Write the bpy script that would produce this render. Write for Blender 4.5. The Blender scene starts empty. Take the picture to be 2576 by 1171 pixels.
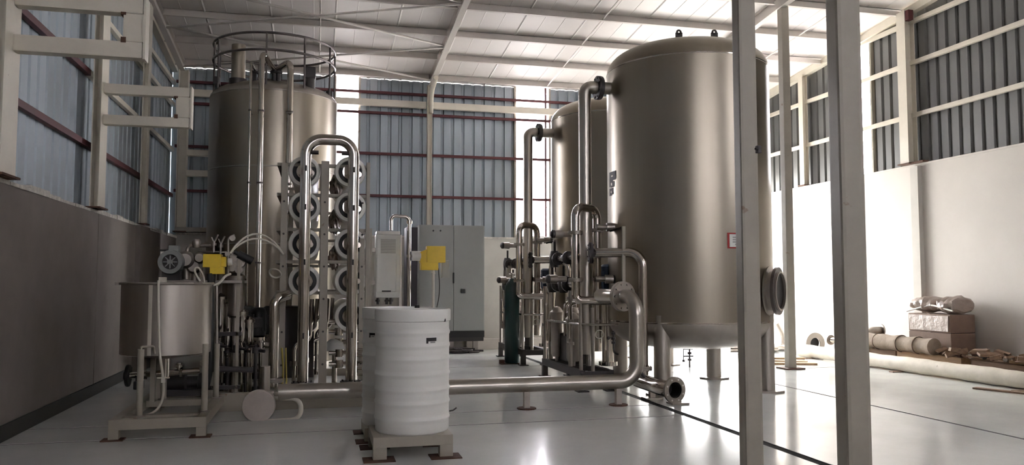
import bpy, bmesh, math, random
from mathutils import Vector, Matrix
random.seed(7)
PI = math.pi
sc = bpy.context.scene
COL = sc.collection

# ------------------------------------------------------------------ camera, world, light, exposure
CAM_F, CAM_P, CAM_YAW, CAM_H = 2000.0, math.radians(3.62), math.radians(13.8), 1.3
cam_d = bpy.data.cameras.new('camera')
cam_d.sensor_fit = 'HORIZONTAL'
cam_d.sensor_width = 36.0
cam_d.lens = 36.0 * CAM_F / 2576.0
cam_d.clip_start = 0.05
cam_d.clip_end = 300
cam = bpy.data.objects.new('camera', cam_d)
COL.objects.link(cam)
cam.location = (0, 0, CAM_H)
cam.rotation_euler = (PI / 2 + CAM_P, 0, -CAM_YAW)
sc.camera = cam

world = bpy.data.worlds.new('world')
sc.world = world
world.use_nodes = True
bg = world.node_tree.nodes['Background']
bg.inputs[0].default_value = (1.0, 0.985, 0.97, 1)
bg.inputs[1].default_value = 34.0

sc.view_settings.view_transform = 'Standard'
sc.view_settings.look = 'None'
sc.view_settings.gamma = 1.0
sc.view_settings.use_curve_mapping = False
sc.view_settings.exposure = 0.38
sc.cycles.max_bounces = 8
sc.cycles.diffuse_bounces = 5
sc.cycles.glossy_bounces = 5
sc.cycles.transparent_max_bounces = 8
sc.cycles.sample_clamp_indirect = 12.0
sc.cycles.caustics_reflective = False
sc.cycles.caustics_refractive = False

# ------------------------------------------------------------------ measuring: a pixel of the photograph to a point of the room
_F = Vector((math.sin(CAM_YAW) * math.cos(CAM_P), math.cos(CAM_YAW) * math.cos(CAM_P), math.sin(CAM_P)))
_R = Vector((math.cos(CAM_YAW), -math.sin(CAM_YAW), 0))
_U = _R.cross(_F)
_C = Vector((0, 0, CAM_H))


def ray(x, y):
    return _F + _R * ((x - 1288) / CAM_F) - _U * ((y - 585.5) / CAM_F)


def at_y(x, y, Y):
    d = ray(x, y)
    return _C + d * (Y / d.y)


def at_z(x, y, z=0.0):
    d = ray(x, y)
    return _C + d * ((z - CAM_H) / d.z)


def at_d(x, y, D):
    return _C + ray(x, y) * D


# ------------------------------------------------------------------ materials
def mat(name, color, rough=0.5, metal=0.0, var=0.0, scale=6.0, bump=0.0, stretch=(1, 1, 1), coat=0.0, rvar=0.0, dirt=None, spec=0.5):
    m = bpy.data.materials.new(name)
    m.use_nodes = True
    nt = m.node_tree
    b = nt.nodes['Principled BSDF']
    b.inputs['Base Color'].default_value = (*color, 1)
    b.inputs['Roughness'].default_value = rough
    b.inputs['Metallic'].default_value = metal
    b.inputs['Specular IOR Level'].default_value = spec
    if coat:
        b.inputs['Coat Weight'].default_value = coat
        b.inputs['Coat Roughness'].default_value = 0.08
    if var or bump or rvar or dirt:
        tc = nt.nodes.new('ShaderNodeTexCoord')
        mp = nt.nodes.new('ShaderNodeMapping')
        mp.inputs['Scale'].default_value = stretch
        nt.links.new(tc.outputs['Object'], mp.inputs['Vector'])
        nz = nt.nodes.new('ShaderNodeTexNoise')
        nz.inputs['Scale'].default_value = scale
        nz.inputs['Detail'].default_value = 6
        nz.inputs['Roughness'].default_value = 0.6
        nt.links.new(mp.outputs[0], nz.inputs['Vector'])
        if var:
            mr = nt.nodes.new('ShaderNodeMapRange')
            mr.inputs['From Min'].default_value = 0.3
            mr.inputs['From Max'].default_value = 0.7
            mr.inputs['To Min'].default_value = 1 - var
            mr.inputs['To Max'].default_value = 1 + var
            nt.links.new(nz.outputs['Fac'], mr.inputs['Value'])
            vm = nt.nodes.new('ShaderNodeVectorMath')
            vm.operation = 'SCALE'
            vm.inputs[0].default_value = color
            nt.links.new(mr.outputs[0], vm.inputs['Scale'])
            out = vm.outputs[0]
            if dirt:
                n2 = nt.nodes.new('ShaderNodeTexNoise')
                n2.inputs['Scale'].default_value = dirt[1]
                n2.inputs['Detail'].default_value = 8
                nt.links.new(tc.outputs['Object'], n2.inputs['Vector'])
                r2 = nt.nodes.new('ShaderNodeMapRange')
                r2.inputs['From Min'].default_value = dirt[2]
                r2.inputs['From Max'].default_value = dirt[2] + 0.06
                nt.links.new(n2.outputs['Fac'], r2.inputs['Value'])
                mx = nt.nodes.new('ShaderNodeMix')
                mx.data_type = 'RGBA'
                nt.links.new(r2.outputs[0], mx.inputs[0])
                nt.links.new(out, mx.inputs[6])
                mx.inputs[7].default_value = (*dirt[0], 1)
                out = mx.outputs[2]
            nt.links.new(out, b.inputs['Base Color'])
        if rvar:
            m3 = nt.nodes.new('ShaderNodeMapRange')
            m3.inputs['From Min'].default_value = 0.3
            m3.inputs['From Max'].default_value = 0.7
            m3.inputs['To Min'].default_value = max(0.02, rough - rvar)
            m3.inputs['To Max'].default_value = rough + rvar
            nt.links.new(nz.outputs['Fac'], m3.inputs['Value'])
            nt.links.new(m3.outputs[0], b.inputs['Roughness'])
        if bump:
            bp = nt.nodes.new('ShaderNodeBump')
            bp.inputs['Strength'].default_value = bump
            bp.inputs['Distance'].default_value = 0.02
            nt.links.new(nz.outputs['Fac'], bp.inputs['Height'])
            nt.links.new(bp.outputs[0], b.inputs['Normal'])
    return m


M = {}
M['steel'] = mat('brushed_stainless', (0.305, 0.273, 0.225), 0.33, 1.0, var=0.06, scale=2.5, stretch=(2.2, 2.2, 0.1))
M['steel_b'] = mat('brushed_stainless_light', (0.40, 0.37, 0.335), 0.40, 1.0, var=0.06, scale=4, stretch=(3, 3, 0.1), rvar=0.03)
M['pipe'] = mat('pipe_stainless', (0.43, 0.40, 0.36), 0.30, 1.0, var=0.05, scale=3)
M['flange_grey'] = mat('matt_grey_flange', (0.42, 0.375, 0.34), 0.65, var=0.08, scale=8)
M['rail'] = mat('dark_rail_steel', (0.13, 0.115, 0.11), 0.4, 0.6)
M['chrome'] = mat('polished_stainless', (0.52, 0.48, 0.44), 0.14, 1.0, var=0.05, scale=6, rvar=0.03)
M['dull'] = mat('dull_stainless', (0.36, 0.33, 0.30), 0.40, 1.0, var=0.1, scale=9, rvar=0.08)
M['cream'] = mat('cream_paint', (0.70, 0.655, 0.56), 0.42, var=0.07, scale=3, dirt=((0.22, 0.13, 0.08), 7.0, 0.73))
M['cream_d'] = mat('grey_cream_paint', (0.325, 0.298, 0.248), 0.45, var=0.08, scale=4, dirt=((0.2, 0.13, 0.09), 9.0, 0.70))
M['red'] = mat('red_oxide_paint', (0.075, 0.013, 0.016), 0.55, var=0.12, scale=5)
M['rust'] = mat('rust', (0.085, 0.042, 0.026), 0.85, var=0.3, scale=20)
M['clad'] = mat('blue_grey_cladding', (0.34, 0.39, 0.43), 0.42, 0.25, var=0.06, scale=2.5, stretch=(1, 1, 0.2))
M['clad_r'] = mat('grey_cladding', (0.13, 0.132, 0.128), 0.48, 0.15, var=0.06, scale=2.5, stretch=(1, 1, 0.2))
M['plaster'] = mat('shaded_plaster', (0.20, 0.178, 0.16), 0.85, var=0.10, scale=2.2, bump=0.15)  # same plaster as the right wall, its shade put into the colour
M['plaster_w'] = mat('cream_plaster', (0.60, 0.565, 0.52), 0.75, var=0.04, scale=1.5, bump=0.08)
M['plaster_b'] = mat('back_plaster', (0.52, 0.50, 0.46), 0.85, var=0.08, scale=2.0, bump=0.12)
M['mortar'] = mat('mortar_cap', (0.58, 0.55, 0.50), 0.9, var=0.25, scale=14, bump=0.8)
M['black'] = mat('black_rubber', (0.012, 0.013, 0.013), 0.5)
M['blackpaint'] = mat('black_paint', (0.02, 0.021, 0.02), 0.45, var=0.2, scale=4)
M['dark'] = mat('dark_iron', (0.05, 0.045, 0.045), 0.5, 0.3)
M['floor'] = mat('grey_epoxy', (0.73, 0.745, 0.725), 0.16, var=0.05, scale=1.2, bump=0.02, rvar=0.05, spec=0.6)
M['joint'] = mat('joint_filler', (0.03, 0.03, 0.031), 0.9, spec=0.1)
M['roof'] = mat('white_roof_sheet', (0.77, 0.735, 0.715), 0.5, var=0.03, scale=1.5)
M['roofsteel'] = mat('roof_steel_paint', (0.62, 0.58, 0.54), 0.5, var=0.05, scale=3)
M['drum'] = mat('white_polyethylene', (0.80, 0.80, 0.77), 0.32, var=0.02, scale=3)
M['yellow'] = mat('yellow_plastic', (0.80, 0.56, 0.03), 0.4, var=0.06, scale=8)
M['white'] = mat('white_plastic', (0.74, 0.73, 0.70), 0.4, var=0.04, scale=5)
M['ivory'] = mat('ivory_hose', (0.66, 0.62, 0.54), 0.5)
M['vessel'] = mat('vessel_fibreglass', (0.56, 0.53, 0.49), 0.4, var=0.08, scale=6)
M['ring'] = mat('white_ring', (0.86, 0.85, 0.80), 0.45, var=0.03, scale=6)
M['motor'] = mat('grey_green_motor', (0.26, 0.275, 0.265), 0.5, 0.1, var=0.1, scale=9)
M['blue'] = mat('blue_enamel', (0.035, 0.06, 0.11), 0.4, var=0.1, scale=7)
M['cabinet'] = mat('grey_powder_coat', (0.30, 0.31, 0.295), 0.5, var=0.03, scale=3)
M['applgrey'] = mat('pale_grey_panel', (0.60, 0.605, 0.58), 0.45, var=0.03, scale=4)
M['ventgrey'] = mat('grey_vent', (0.36, 0.36, 0.33), 0.6)
M['navy'] = mat('violet_black', (0.018, 0.014, 0.022), 0.5)
M['green'] = mat('dark_green_enamel', (0.006, 0.032, 0.030), 0.3, var=0.15, scale=6)
M['carton'] = mat('brown_carton', (0.20, 0.135, 0.10), 0.8, var=0.12, scale=6)
M['film'] = mat('plastic_film', (0.30, 0.235, 0.20), 0.38, var=0.15, scale=7, bump=0.9, spec=0.7)
M['wrap'] = mat('fabric_wrap', (0.27, 0.215, 0.165), 0.85, var=0.15, scale=12, bump=0.5)
M['cream_wrap'] = mat('cream_pipe_wrap', (0.66, 0.61, 0.52), 0.7, var=0.08, scale=8, bump=0.35, dirt=((0.28, 0.21, 0.15), 6.0, 0.69))
M['wood'] = mat('raw_timber', (0.42, 0.28, 0.16), 0.8, var=0.22, scale=5, stretch=(6, 0.6, 6))
M['wood_d'] = mat('dirty_timber', (0.20, 0.13, 0.085), 0.85, var=0.25, scale=5, stretch=(6, 0.6, 6))
M['redpaint'] = mat('red_print', (0.30, 0.012, 0.012), 0.5)
M['paper'] = mat('paper_white', (0.70, 0.71, 0.69), 0.6)
M['print'] = mat('grey_print', (0.33, 0.33, 0.32), 0.6)
M['ink'] = mat('black_print', (0.015, 0.013, 0.015), 0.6)
M['concrete'] = mat('outside_concrete', (0.55, 0.53, 0.50), 0.9, var=0.1, scale=1)
M['cable_y'] = mat('yellow_cable', (0.50, 0.40, 0.10), 0.5)


def glass_mat(name):
    m = bpy.data.materials.new(name)
    m.use_nodes = True
    nt = m.node_tree
    nt.nodes.remove(nt.nodes['Principled BSDF'])
    o = nt.nodes['Material Output']
    t = nt.nodes.new('ShaderNodeBsdfTransparent')
    t.inputs[0].default_value = (0.97, 0.96, 1.0, 1)
    g = nt.nodes.new('ShaderNodeBsdfGlossy')
    g.inputs['Roughness'].default_value = 0.1
    mx = nt.nodes.new('ShaderNodeMixShader')
    mx.inputs[0].default_value = 0.06
    nt.links.new(t.outputs[0], mx.inputs[1])
    nt.links.new(g.outputs[0], mx.inputs[2])
    nt.links.new(mx.outputs[0], o.inputs[0])
    return m


M['glass'] = glass_mat('clear_roofing_sheet')


# ------------------------------------------------------------------ mesh helpers
class MB:
    """collects simple shapes in world coordinates"""

    def __init__(s):
        s.bm = bmesh.new()

    def box(s, x0, x1, y0, y1, z0, z1, rot=None, bevel=0.0):
        """axis aligned box; rot = (angle about z) around its own centre"""
        cx, cy, cz = (x0 + x1) / 2, (y0 + y1) / 2, (z0 + z1) / 2
        r = bmesh.ops.create_cube(s.bm, size=1.0)
        vs = r['verts']
        bmesh.ops.scale(s.bm, vec=(abs(x1 - x0), abs(y1 - y0), abs(z1 - z0)), verts=vs)
        if bevel:
            es = list({e for v in vs for e in v.link_edges})
            rb = bmesh.ops.bevel(s.bm, geom=es, offset=bevel, segments=2, affect='EDGES', profile=0.7)
            vs = list({v for f in rb['faces'] for v in f.verts} | {v for v in vs if v.is_valid})
        if rot:
            bmesh.ops.rotate(s.bm, cent=(0, 0, 0), matrix=rot if isinstance(rot, Matrix) else Matrix.Rotation(rot, 3, 'Z'), verts=vs)
        bmesh.ops.translate(s.bm, vec=(cx, cy, cz), verts=vs)
        return s

    def bar(s, p0, p1, w, h, up=(0, 0, 1), bevel=0.0):
        """box section bar from p0 to p1, w wide (sideways) and h high (along up)"""
        p0, p1 = Vector(p0), Vector(p1)
        t = (p1 - p0)
        L = t.length
        t.normalize()
        u = Vector(up)
        if abs(t.dot(u)) > 0.98:
            u = Vector((0, 1, 0))
        sd = t.cross(u).normalized()
        u = sd.cross(t).normalized()
        R = Matrix((sd, t, u)).transposed()
        c = (p0 + p1) / 2
        s.box(c.x - w / 2, c.x + w / 2, c.y - L / 2, c.y + L / 2, c.z - h / 2, c.z + h / 2, rot=R, bevel=bevel)
        return s

    def cyl(s, p0, p1, r0, r1=None, seg=24, caps=True, smooth=True):
        r1 = r0 if r1 is None else r1
        return s.lathe(p0, p1, [(0, 0), (r0, 0), (r1, 1), (0, 1)] if caps else [(r0, 0), (r1, 1)], seg, rel=True, smooth=smooth)

    def lathe(s, p0, p1, prof, seg=32, rel=False, smooth=True, sharp=True):
        """prof = [(radius, t)] with t in metres along p0->p1 (or 0..1 when rel)"""
        p0, p1 = Vector(p0), Vector(p1)
        t = p1 - p0
        L = t.length if rel else 1.0
        t.normalize()
        a = Vector((1, 0, 0)) if abs(t.x) < 0.9 else Vector((0, 1, 0))
        u = t.cross(a).normalized()
        v = t.cross(u)
        rings = []
        for (r, q) in prof:
            c = p0 + t * (q * L)
            if r < 1e-6:
                rings.append([s.bm.verts.new(c)])
            else:
                rings.append([s.bm.verts.new(c + (u * math.cos(2 * PI * k / seg) + v * math.sin(2 * PI * k / seg)) * r) for k in range(seg)])
        for i in range(len(rings) - 1):
            A, B = rings[i], rings[i + 1]
            for k in range(seg):
                k2 = (k + 1) % seg
                if len(A) == 1 and len(B) == 1:
                    continue
                if len(A) == 1:
                    f = s.bm.faces.new((A[0], B[k2], B[k]))
                elif len(B) == 1:
                    f = s.bm.faces.new((A[k], A[k2], B[0]))
                else:
                    f = s.bm.faces.new((A[k], A[k2], B[k2], B[k]))
                f.smooth = smooth
        return s

    def tube(s, pts, r, seg=14, fillet=None, closed=False, n=7, caps=True):
        """round tube along a polyline whose corners are rounded by fillet"""
        P = [Vector(p) for p in pts]
        path = []
        if closed:
            path = P
        else:
            for i, p in enumerate(P):
                if i == 0 or i == len(P) - 1 or not fillet:
                    path.append(p)
                    continue
                a, b = P[i - 1] - p, P[i + 1] - p
                fa = min(fillet, a.length * 0.499, b.length * 0.499)
                ang = a.angle(b)
                if ang > PI - 0.02:
                    path.append(p)
                    continue
                a.normalize()
                b.normalize()
                rad = fa * math.tan(ang / 2)
                bis = (a + b).normalized()
                cen = p + bis * (rad / math.sin(ang / 2))
                s0, s1 = (p + a * fa) - cen, (p + b * fa) - cen
                tot = s0.angle(s1)
                ax = s0.cross(s1).normalized()
                for k in range(n + 1):
                    path.append(cen + Matrix.Rotation(tot * k / n, 3, ax) @ s0)
        q = [path[0]]
        for p in path[1:]:
            if (p - q[-1]).length > 1e-5:
                q.append(p)
        path = q
        N = len(path)
        tang = []
        for i in range(N):
            if closed:
                t = path[(i + 1) % N] - path[i - 1]
            else:
                t = path[min(i + 1, N - 1)] - path[max(i - 1, 0)]
                if 0 < i < N - 1:
                    t = (path[i + 1] - path[i]).normalized() + (path[i] - path[i - 1]).normalized()
            tang.append(t.normalized())
        t0 = tang[0]
        a = Vector((0, 0, 1)) if abs(t0.z) < 0.9 else Vector((1, 0, 0))
        u = t0.cross(a).normalized()
        rings = []
        for i in range(N):
            t = tang[i]
            u = (u - t * u.dot(t)).normalized()
            v = t.cross(u)
            rings.append([s.bm.verts.new(path[i] + (u * math.cos(2 * PI * k / seg) + v * math.sin(2 * PI * k / seg)) * r) for k in range(seg)])
        for i in range(N if closed else N - 1):
            A, B = rings[i], rings[(i + 1) % N]
            for k in range(seg):
                k2 = (k + 1) % seg
                f = s.bm.faces.new((A[k], A[k2], B[k2], B[k]))
                f.smooth = True
        if caps and not closed:
            s.bm.faces.new(list(reversed(rings[0])))
            s.bm.faces.new(rings[-1])
        return s

    def ring(s, c, axis, R, r, seg=48, rs=8):
        c = Vector(c)
        t = Vector(axis).normalized()
        a = Vector((1, 0, 0)) if abs(t.x) < 0.9 else Vector((0, 1, 0))
        u = t.cross(a).normalized()
        v = t.cross(u)
        return s.tube([c + (u * math.cos(2 * PI * k / seg) + v * math.sin(2 * PI * k / seg)) * R for k in range(seg)], r, seg=rs, closed=True)

    def flange(s, c, axis, r_in, r_out, th=0.022, bolts=8, br=0.009):
        """a pair of bolted discs centred at c"""
        c = Vector(c)
        t = Vector(axis).normalized()
        for k in (-1, 1):
            m = c + t * (k * th * 0.56)
            s.lathe(m - t * th * 0.5, m + t * th * 0.5, [(r_in * 0.96, 0), (r_out, 0), (r_out, th), (r_in * 0.96, th)], 28)
        a = Vector((1, 0, 0)) if abs(t.x) < 0.9 else Vector((0, 1, 0))
        u = t.cross(a).normalized()
        v = t.cross(u)
        for k in range(bolts):
            an = 2 * PI * (k + 0.5) / bolts
            p = c + (u * math.cos(an) + v * math.sin(an)) * (r_in * 0.35 + r_out * 0.65)
            s.cyl(p - t * th * 1.6, p + t * th * 1.6, br, seg=6)
        return s

    def poly(s, pts, faces):
        vs = [s.bm.verts.new(p) for p in pts]
        for f in faces:
            s.bm.faces.new([vs[i] for i in f])
        return s


BASE = {}


def finish(name, mb, m, parent=None, origin=None, smooth_angle=None):
    bm = mb.bm
    bmesh.ops.recalc_face_normals(bm, faces=bm.faces[:])
    if parent is not None:
        o0 = BASE[parent.name]
    else:
        o0 = Vector(origin) if origin is not None else Vector((0, 0, 0))
        if origin is None and len(bm.verts):
            n = len(bm.verts)
            c = sum((v.co for v in bm.verts), Vector()) / n
            o0 = Vector((c.x, c.y, min(v.co.z for v in bm.verts)))
    bmesh.ops.translate(bm, vec=-o0, verts=bm.verts[:])
    for e in bm.edges:
        if len(e.link_faces) == 2 and e.calc_face_angle(0) > math.radians(40):
            e.smooth = False
    me = bpy.data.meshes.new(name)
    bm.to_mesh(me)
    bm.free()
    me.materials.append(m)
    o = bpy.data.objects.new(name, me)
    COL.objects.link(o)
    if parent is not None:
        o.parent = parent
        BASE[o.name] = BASE[parent.name]
    else:
        o.location = o0
        BASE[o.name] = o0
    return o


def thing(name, label, cat, loc, group=None):
    o = bpy.data.objects.new(name, None)
    COL.objects.link(o)
    o.empty_display_size = 0.1
    o.location = loc
    BASE[o.name] = Vector(loc)
    o['label'] = label
    o['category'] = cat
    if group:
        o['group'] = group
    return o


def tag(o, label, cat, group=None):
    o['label'] = label
    o['category'] = cat
    if group:
        o['group'] = group
    return o


def struct(name, mb, m, parent=None, label=None):
    o = finish(name, mb, m, parent)
    if parent is None:
        o['kind'] = 'structure'
    if label:
        o['label'] = label
    return o


def dup(root, offset, label=None, group=None):
    def cp(o, parent):
        c = o.copy()
        COL.objects.link(c)
        if parent is not None:
            c.parent = parent
        for ch in o.children:
            cp(ch, c)
        return c
    r = cp(root, None)
    r.location = Vector(root.location) + Vector(offset)
    BASE[r.name] = Vector(r.location)
    if label:
        r['label'] = label
    if group:
        r['group'] = group
    return r


# ------------------------------------------------------------------ the hall
XL, XR, YB, YF = -2.48, 9.2, 15.4, -8.0
SILL_L, SILL_B, SILL_R = 2.12, 2.17, 3.15


def roof_z(Y):            # underside of the roof sheets
    return 5.30 + 0.1 * (YB - Y)


def purl_z(Y):            # underside of the purlins
    return 5.18 + 0.1 * (YB - Y)


# floor: dark bed with epoxy bays on it, joints left open between the bays
mb = MB()
mb.box(XL - 0.2, XR + 0.3, YF, YB + 0.2, -0.30, -0.0035)
floor = struct('floor', mb, M['joint'])
XJ = [XL, 3.555, 5.74, XR]
YJ = {0: [YF, -2.0, 3.2, 7.27, 7.97, 12.18, YB], 1: [YF, -2.0, 4.2, 10.82, YB], 2: [YF, -2.0, 4.2, 10.82, YB]}
first_slab = None
for ci in range(3):
    x0 = XJ[ci] + (0.0 if ci == 0 else (0.045 if ci == 1 else 0.018))
    x1 = XJ[ci + 1] - (0.045 if ci == 0 else 0.018)
    ys = YJ[ci]
    for k in range(len(ys) - 1):
        g0 = 0.017
        mb = MB().box(x0, x1, ys[k] + g0, ys[k + 1] - g0, -0.0045, 0.0)
        struct('floor_slab', mb, M['floor'], floor)

# ground outside the hall
mb = MB().box(-40, 50, -45, 60, -0.5, -0.31)
struct('ground_outside', mb, M['concrete'])


def sheet_mesh(u0, u1, z0, ztop, fixed, axis, outward, pitch=0.2, deep=0.035):
    """one profiled steel sheet: flat pans with narrow ribs pressed outward. axis 'x': runs along X at Y=fixed; 'y': along Y at X=fixed"""
    mb = MB()
    prof = []
    rib = 0.045
    w = u1 - u0
    n = max(1, round(w / pitch))
    p = w / n
    for k in range(n):
        a = u0 + k * p
        prof += [(a, 0.0), (a + p - rib - 0.03, 0.0), (a + p - rib - 0.012, deep), (a + p - 0.018, deep)]
    prof.append((u1, 0.0))
    vs = []
    for (u, dpt) in prof:
        off = fixed + outward * dpt
        x, y = (u, off) if axis == 'x' else (off, u)
        zt = ztop(y) if callable(ztop) else ztop
        vs.append((mb.bm.verts.new((x, y, z0)), mb.bm.verts.new((x, y, zt))))
    for i in range(len(vs) - 1):
        mb.bm.faces.new((vs[i][0], vs[i + 1][0], vs[i + 1][1], vs[i][1]))
    return mb


def add_sheets(parent, u0, u1, z0, ztop, fixed, axis, outward, m, pitch=0.2, deep=0.035):
    n = max(1, round((u1 - u0) / 1.0))
    st = (u1 - u0) / n
    for k in range(n):
        finish('cladding_sheet', sheet_mesh(u0 + k * st, u0 + (k + 1) * st, z0, ztop, fixed, axis, outward, pitch, deep), m, parent)


# left wall: plastered blockwork, mortar cap, cladding above, girts
mb = MB()
mb.box(XL - 0.2, XL, YF, 10.13, -0.02, SILL_L)
mb.box(XL - 0.2, XL, 10.155, YB + 0.2, -0.02, SILL_L)
mb.box(XL - 0.21, XL - 0.03, 10.10, 10.18, -0.02, SILL_L)
mb.box(XL - 0.1, XL + 0.07, 12.1, 12.75, 0.0, SILL_L - 0.01)
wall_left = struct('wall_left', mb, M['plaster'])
mb = MB()
y = YF
while y < YB:
    L = random.uniform(0.25, 0.6)
    h = random.uniform(0.015, 0.05)
    mb.box(XL - 0.19, XL + random.uniform(0.0, 0.02), y, min(y + L, YB), SILL_L - 0.015, SILL_L + h, bevel=0.008)
    y += L
finish('mortar_cap', mb, M['mortar'], wall_left)
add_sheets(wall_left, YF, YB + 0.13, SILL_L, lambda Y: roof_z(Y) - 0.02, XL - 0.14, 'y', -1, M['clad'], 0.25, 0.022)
for (z, m0) in ((2.88, 'red'), (3.71, 'red'), (4.54, 'cream'), (4.95, 'cream')):
    if m0 == 'red' and z > 3:
        segs = ((YF, 9.9, 'red'), (9.9, YB, 'cream'))
    else:
        segs = ((YF, YB, m0),)
    for (a, b, mm) in segs:
        mb = MB().box(XL - 0.13, XL - 0.07, a, b, z - 0.035, z + 0.035, bevel=0.006)
        g = finish('girt', mb, M[mm], wall_left)
mb = MB().box(XL, XL + 0.012, YF, 15.2, 0.0, 0.135)
struct('baseboard_left', mb, M['blackpaint'])

# back wall with two clear-sheet windows and a doorway
WIN1, WIN2, DOOR = (0.30, 0.76), (3.87, 4.60), (6.25, 8.95)
DOOR_H = 3.5
mb = MB()
mb.box(XL - 0.2, DOOR[0], YB, YB + 0.2, -0.02, SILL_B)
mb.box(DOOR[1], XR + 0.3, YB, YB + 0.2, -0.02, SILL_B)
wall_back = struct('wall_back', mb, M['plaster_b'])
mb = MB()
mb.box(XL, DOOR[0], YB - 0.03, YB + 0.19, SILL_B, SILL_B + 0.035, bevel=0.008)
finish('mortar_cap', mb, M['mortar'], wall_back)
EAVE = 5.282
for (a, b, z0) in ((XL - 0.14, WIN1[0], SILL_B), (WIN1[1], WIN2[0], SILL_B), (WIN2[1], DOOR[0], SILL_B), (DOOR[0], DOOR[1], DOOR_H), (DOOR[1], XR + 0.1, SILL_B)):
    add_sheets(wall_back, a, b, z0, EAVE, YB + 0.12, 'x', 1, M['clad'])
for z, h, mm in ((5.0, 0.05, 'red'), (4.6, 0.05, 'red'), (3.8, 0.05, 'red'), (2.98, 0.05, 'red')):
    xe = XR if z > DOOR_H else DOOR[0]
    mb = MB().box(XL - 0.07, xe, YB + 0.03, YB + 0.09, z - h / 2, z + h / 2, bevel=0.005)
    finish('girt', mb, M[mm], wall_back)
for (a, b) in ((XL + 0.2, 2.04), (2.14, 6.6)):
    mb = MB().box(a, b, YB - 0.06, YB + 0.03, 4.715, 4.845, bevel=0.008)
    g = finish('eave_beam', mb, M['cream'], wall_back)
# plinth at the foot of the back wall
mb = MB().box(XL + 0.02, DOOR[0], YB - 0.1, YB + 0.02, 0.0, 0.21, bevel=0.01)
struct('baseboard_back', mb, M['plaster_w'])
for n, (a, b) in enumerate((WIN1, WIN2)):
    mb = MB()
    for xx in (a, b):
        mb.box(xx - 0.02, xx + 0.02, YB + 0.08, YB + 0.15, SILL_B, EAVE)
    mb.box(a, b, YB + 0.08, YB + 0.15, SILL_B + 0.03, SILL_B + 0.07)
    w = struct('window_%d' % (n + 1), mb, M['cream_d'])
    mb = MB().box(a + 0.02, b - 0.02, YB + 0.125, YB + 0.129, SILL_B + 0.07, EAVE)
    finish('window_pane', mb, M['glass'], w)
    if n == 1:
        mb = MB().box(b - 0.12, b - 0.085, YB + 0.03, YB + 0.07, SILL_B + 0.05, EAVE)
        finish('mullion', mb, M['red'], w)
# doorway frame
mb = MB()
mb.box(DOOR[0] - 0.06, DOOR[0], YB - 0.05, YB + 0.22, 0, DOOR_H)
mb.box(DOOR[1], DOOR[1] + 0.06, YB - 0.05, YB + 0.22, 0, DOOR_H)
mb.box(DOOR[0] - 0.06, DOOR[1] + 0.06, YB - 0.05, YB + 0.22, DOOR_H, DOOR_H + 0.12)
struct('door_1', mb, M['cream_d'])

# right wall
mb = MB()
mb.box(XR, XR + 0.2, YF, YB + 0.2, -0.02, SILL_R)
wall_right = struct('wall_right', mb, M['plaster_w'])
mb = MB().box(XR - 0.012, XR + 0.18, YF, YB, SILL_R, SILL_R + 0.03, bevel=0.006)
finish('mortar_cap', mb, M['plaster_w'], wall_right)
WIN3 = (11.72, 12.25)
CLEAR = (WIN3, (1.9, 2.4))  # second strip is out of view, added to let in more light
_ed = [YF] + [v for w_ in reversed(CLEAR) for v in w_] + [YB + 0.1]
for (a, b) in zip(_ed[0::2], _ed[1::2]):
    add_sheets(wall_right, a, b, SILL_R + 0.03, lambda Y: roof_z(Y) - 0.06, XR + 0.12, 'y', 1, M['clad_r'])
for z in (3.98, 4.83, 5.5, 6.2):
    ye = YB if z < 5.2 else (YB - (z - 5.3) / 0.1 - 0.6)
    mb = MB().box(XR + 0.03, XR + 0.09, YF, ye, z - 0.035, z + 0.035, bevel=0.006)
    finish('girt', mb, M['cream'], wall_right)
for n, wn in enumerate(CLEAR):
    mb = MB()
    for yy in wn:
        mb.box(XR + 0.08, XR + 0.15, yy - 0.02, yy + 0.02, SILL_R, roof_z(yy) - 0.06)
    w = struct('window_%d' % (n + 3), mb, M['cream_d'])
    mb = MB().box(XR + 0.125, XR + 0.129, wn[0] + 0.02, wn[1] - 0.02, SILL_R + 0.03, roof_z(wn[1]) - 0.06)
    finish('window_pane', mb, M['glass'], w)
mb = MB()
mb.box(XR - 0.08, XR + 0.02, 10.50, 10.66, 0, SILL_R - 0.02)
struct('trim_1', mb, M['plaster_b'])

# front wall behind the camera
mb = MB()
ADDED_WIN = ((1.2, 1.55), (4.2, 4.55), (7.4, 7.75))  # unseen windows, added to brighten the things nearest the camera
_ex = [XL - 0.2] + [v for w_ in ADDED_WIN for v in w_] + [XR + 0.2]
for a, b in zip(_ex[0::2], _ex[1::2]):
    mb.box(a, b, YF - 0.2, YF, -0.02, 7.75)
for a, b in ADDED_WIN:
    mb.box(a, b, YF - 0.2, YF, -0.02, 2.9)
struct('wall_front', mb, M['plaster_w'])
for n, (a, b) in enumerate(ADDED_WIN):
    mb = MB()
    for xx in (a + 0.015, b - 0.015):
        mb.box(xx - 0.015, xx + 0.015, YF - 0.15, YF - 0.08, 2.9, 7.6)
    w = struct('window_%d' % (n + 5), mb, M['cream_d'])  # added window frame, there only for the front light
    mb = MB().box(a + 0.03, b - 0.03, YF - 0.12, YF - 0.116, 2.9, 7.6)
    finish('window_pane', mb, M['glass'], w)

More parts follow.
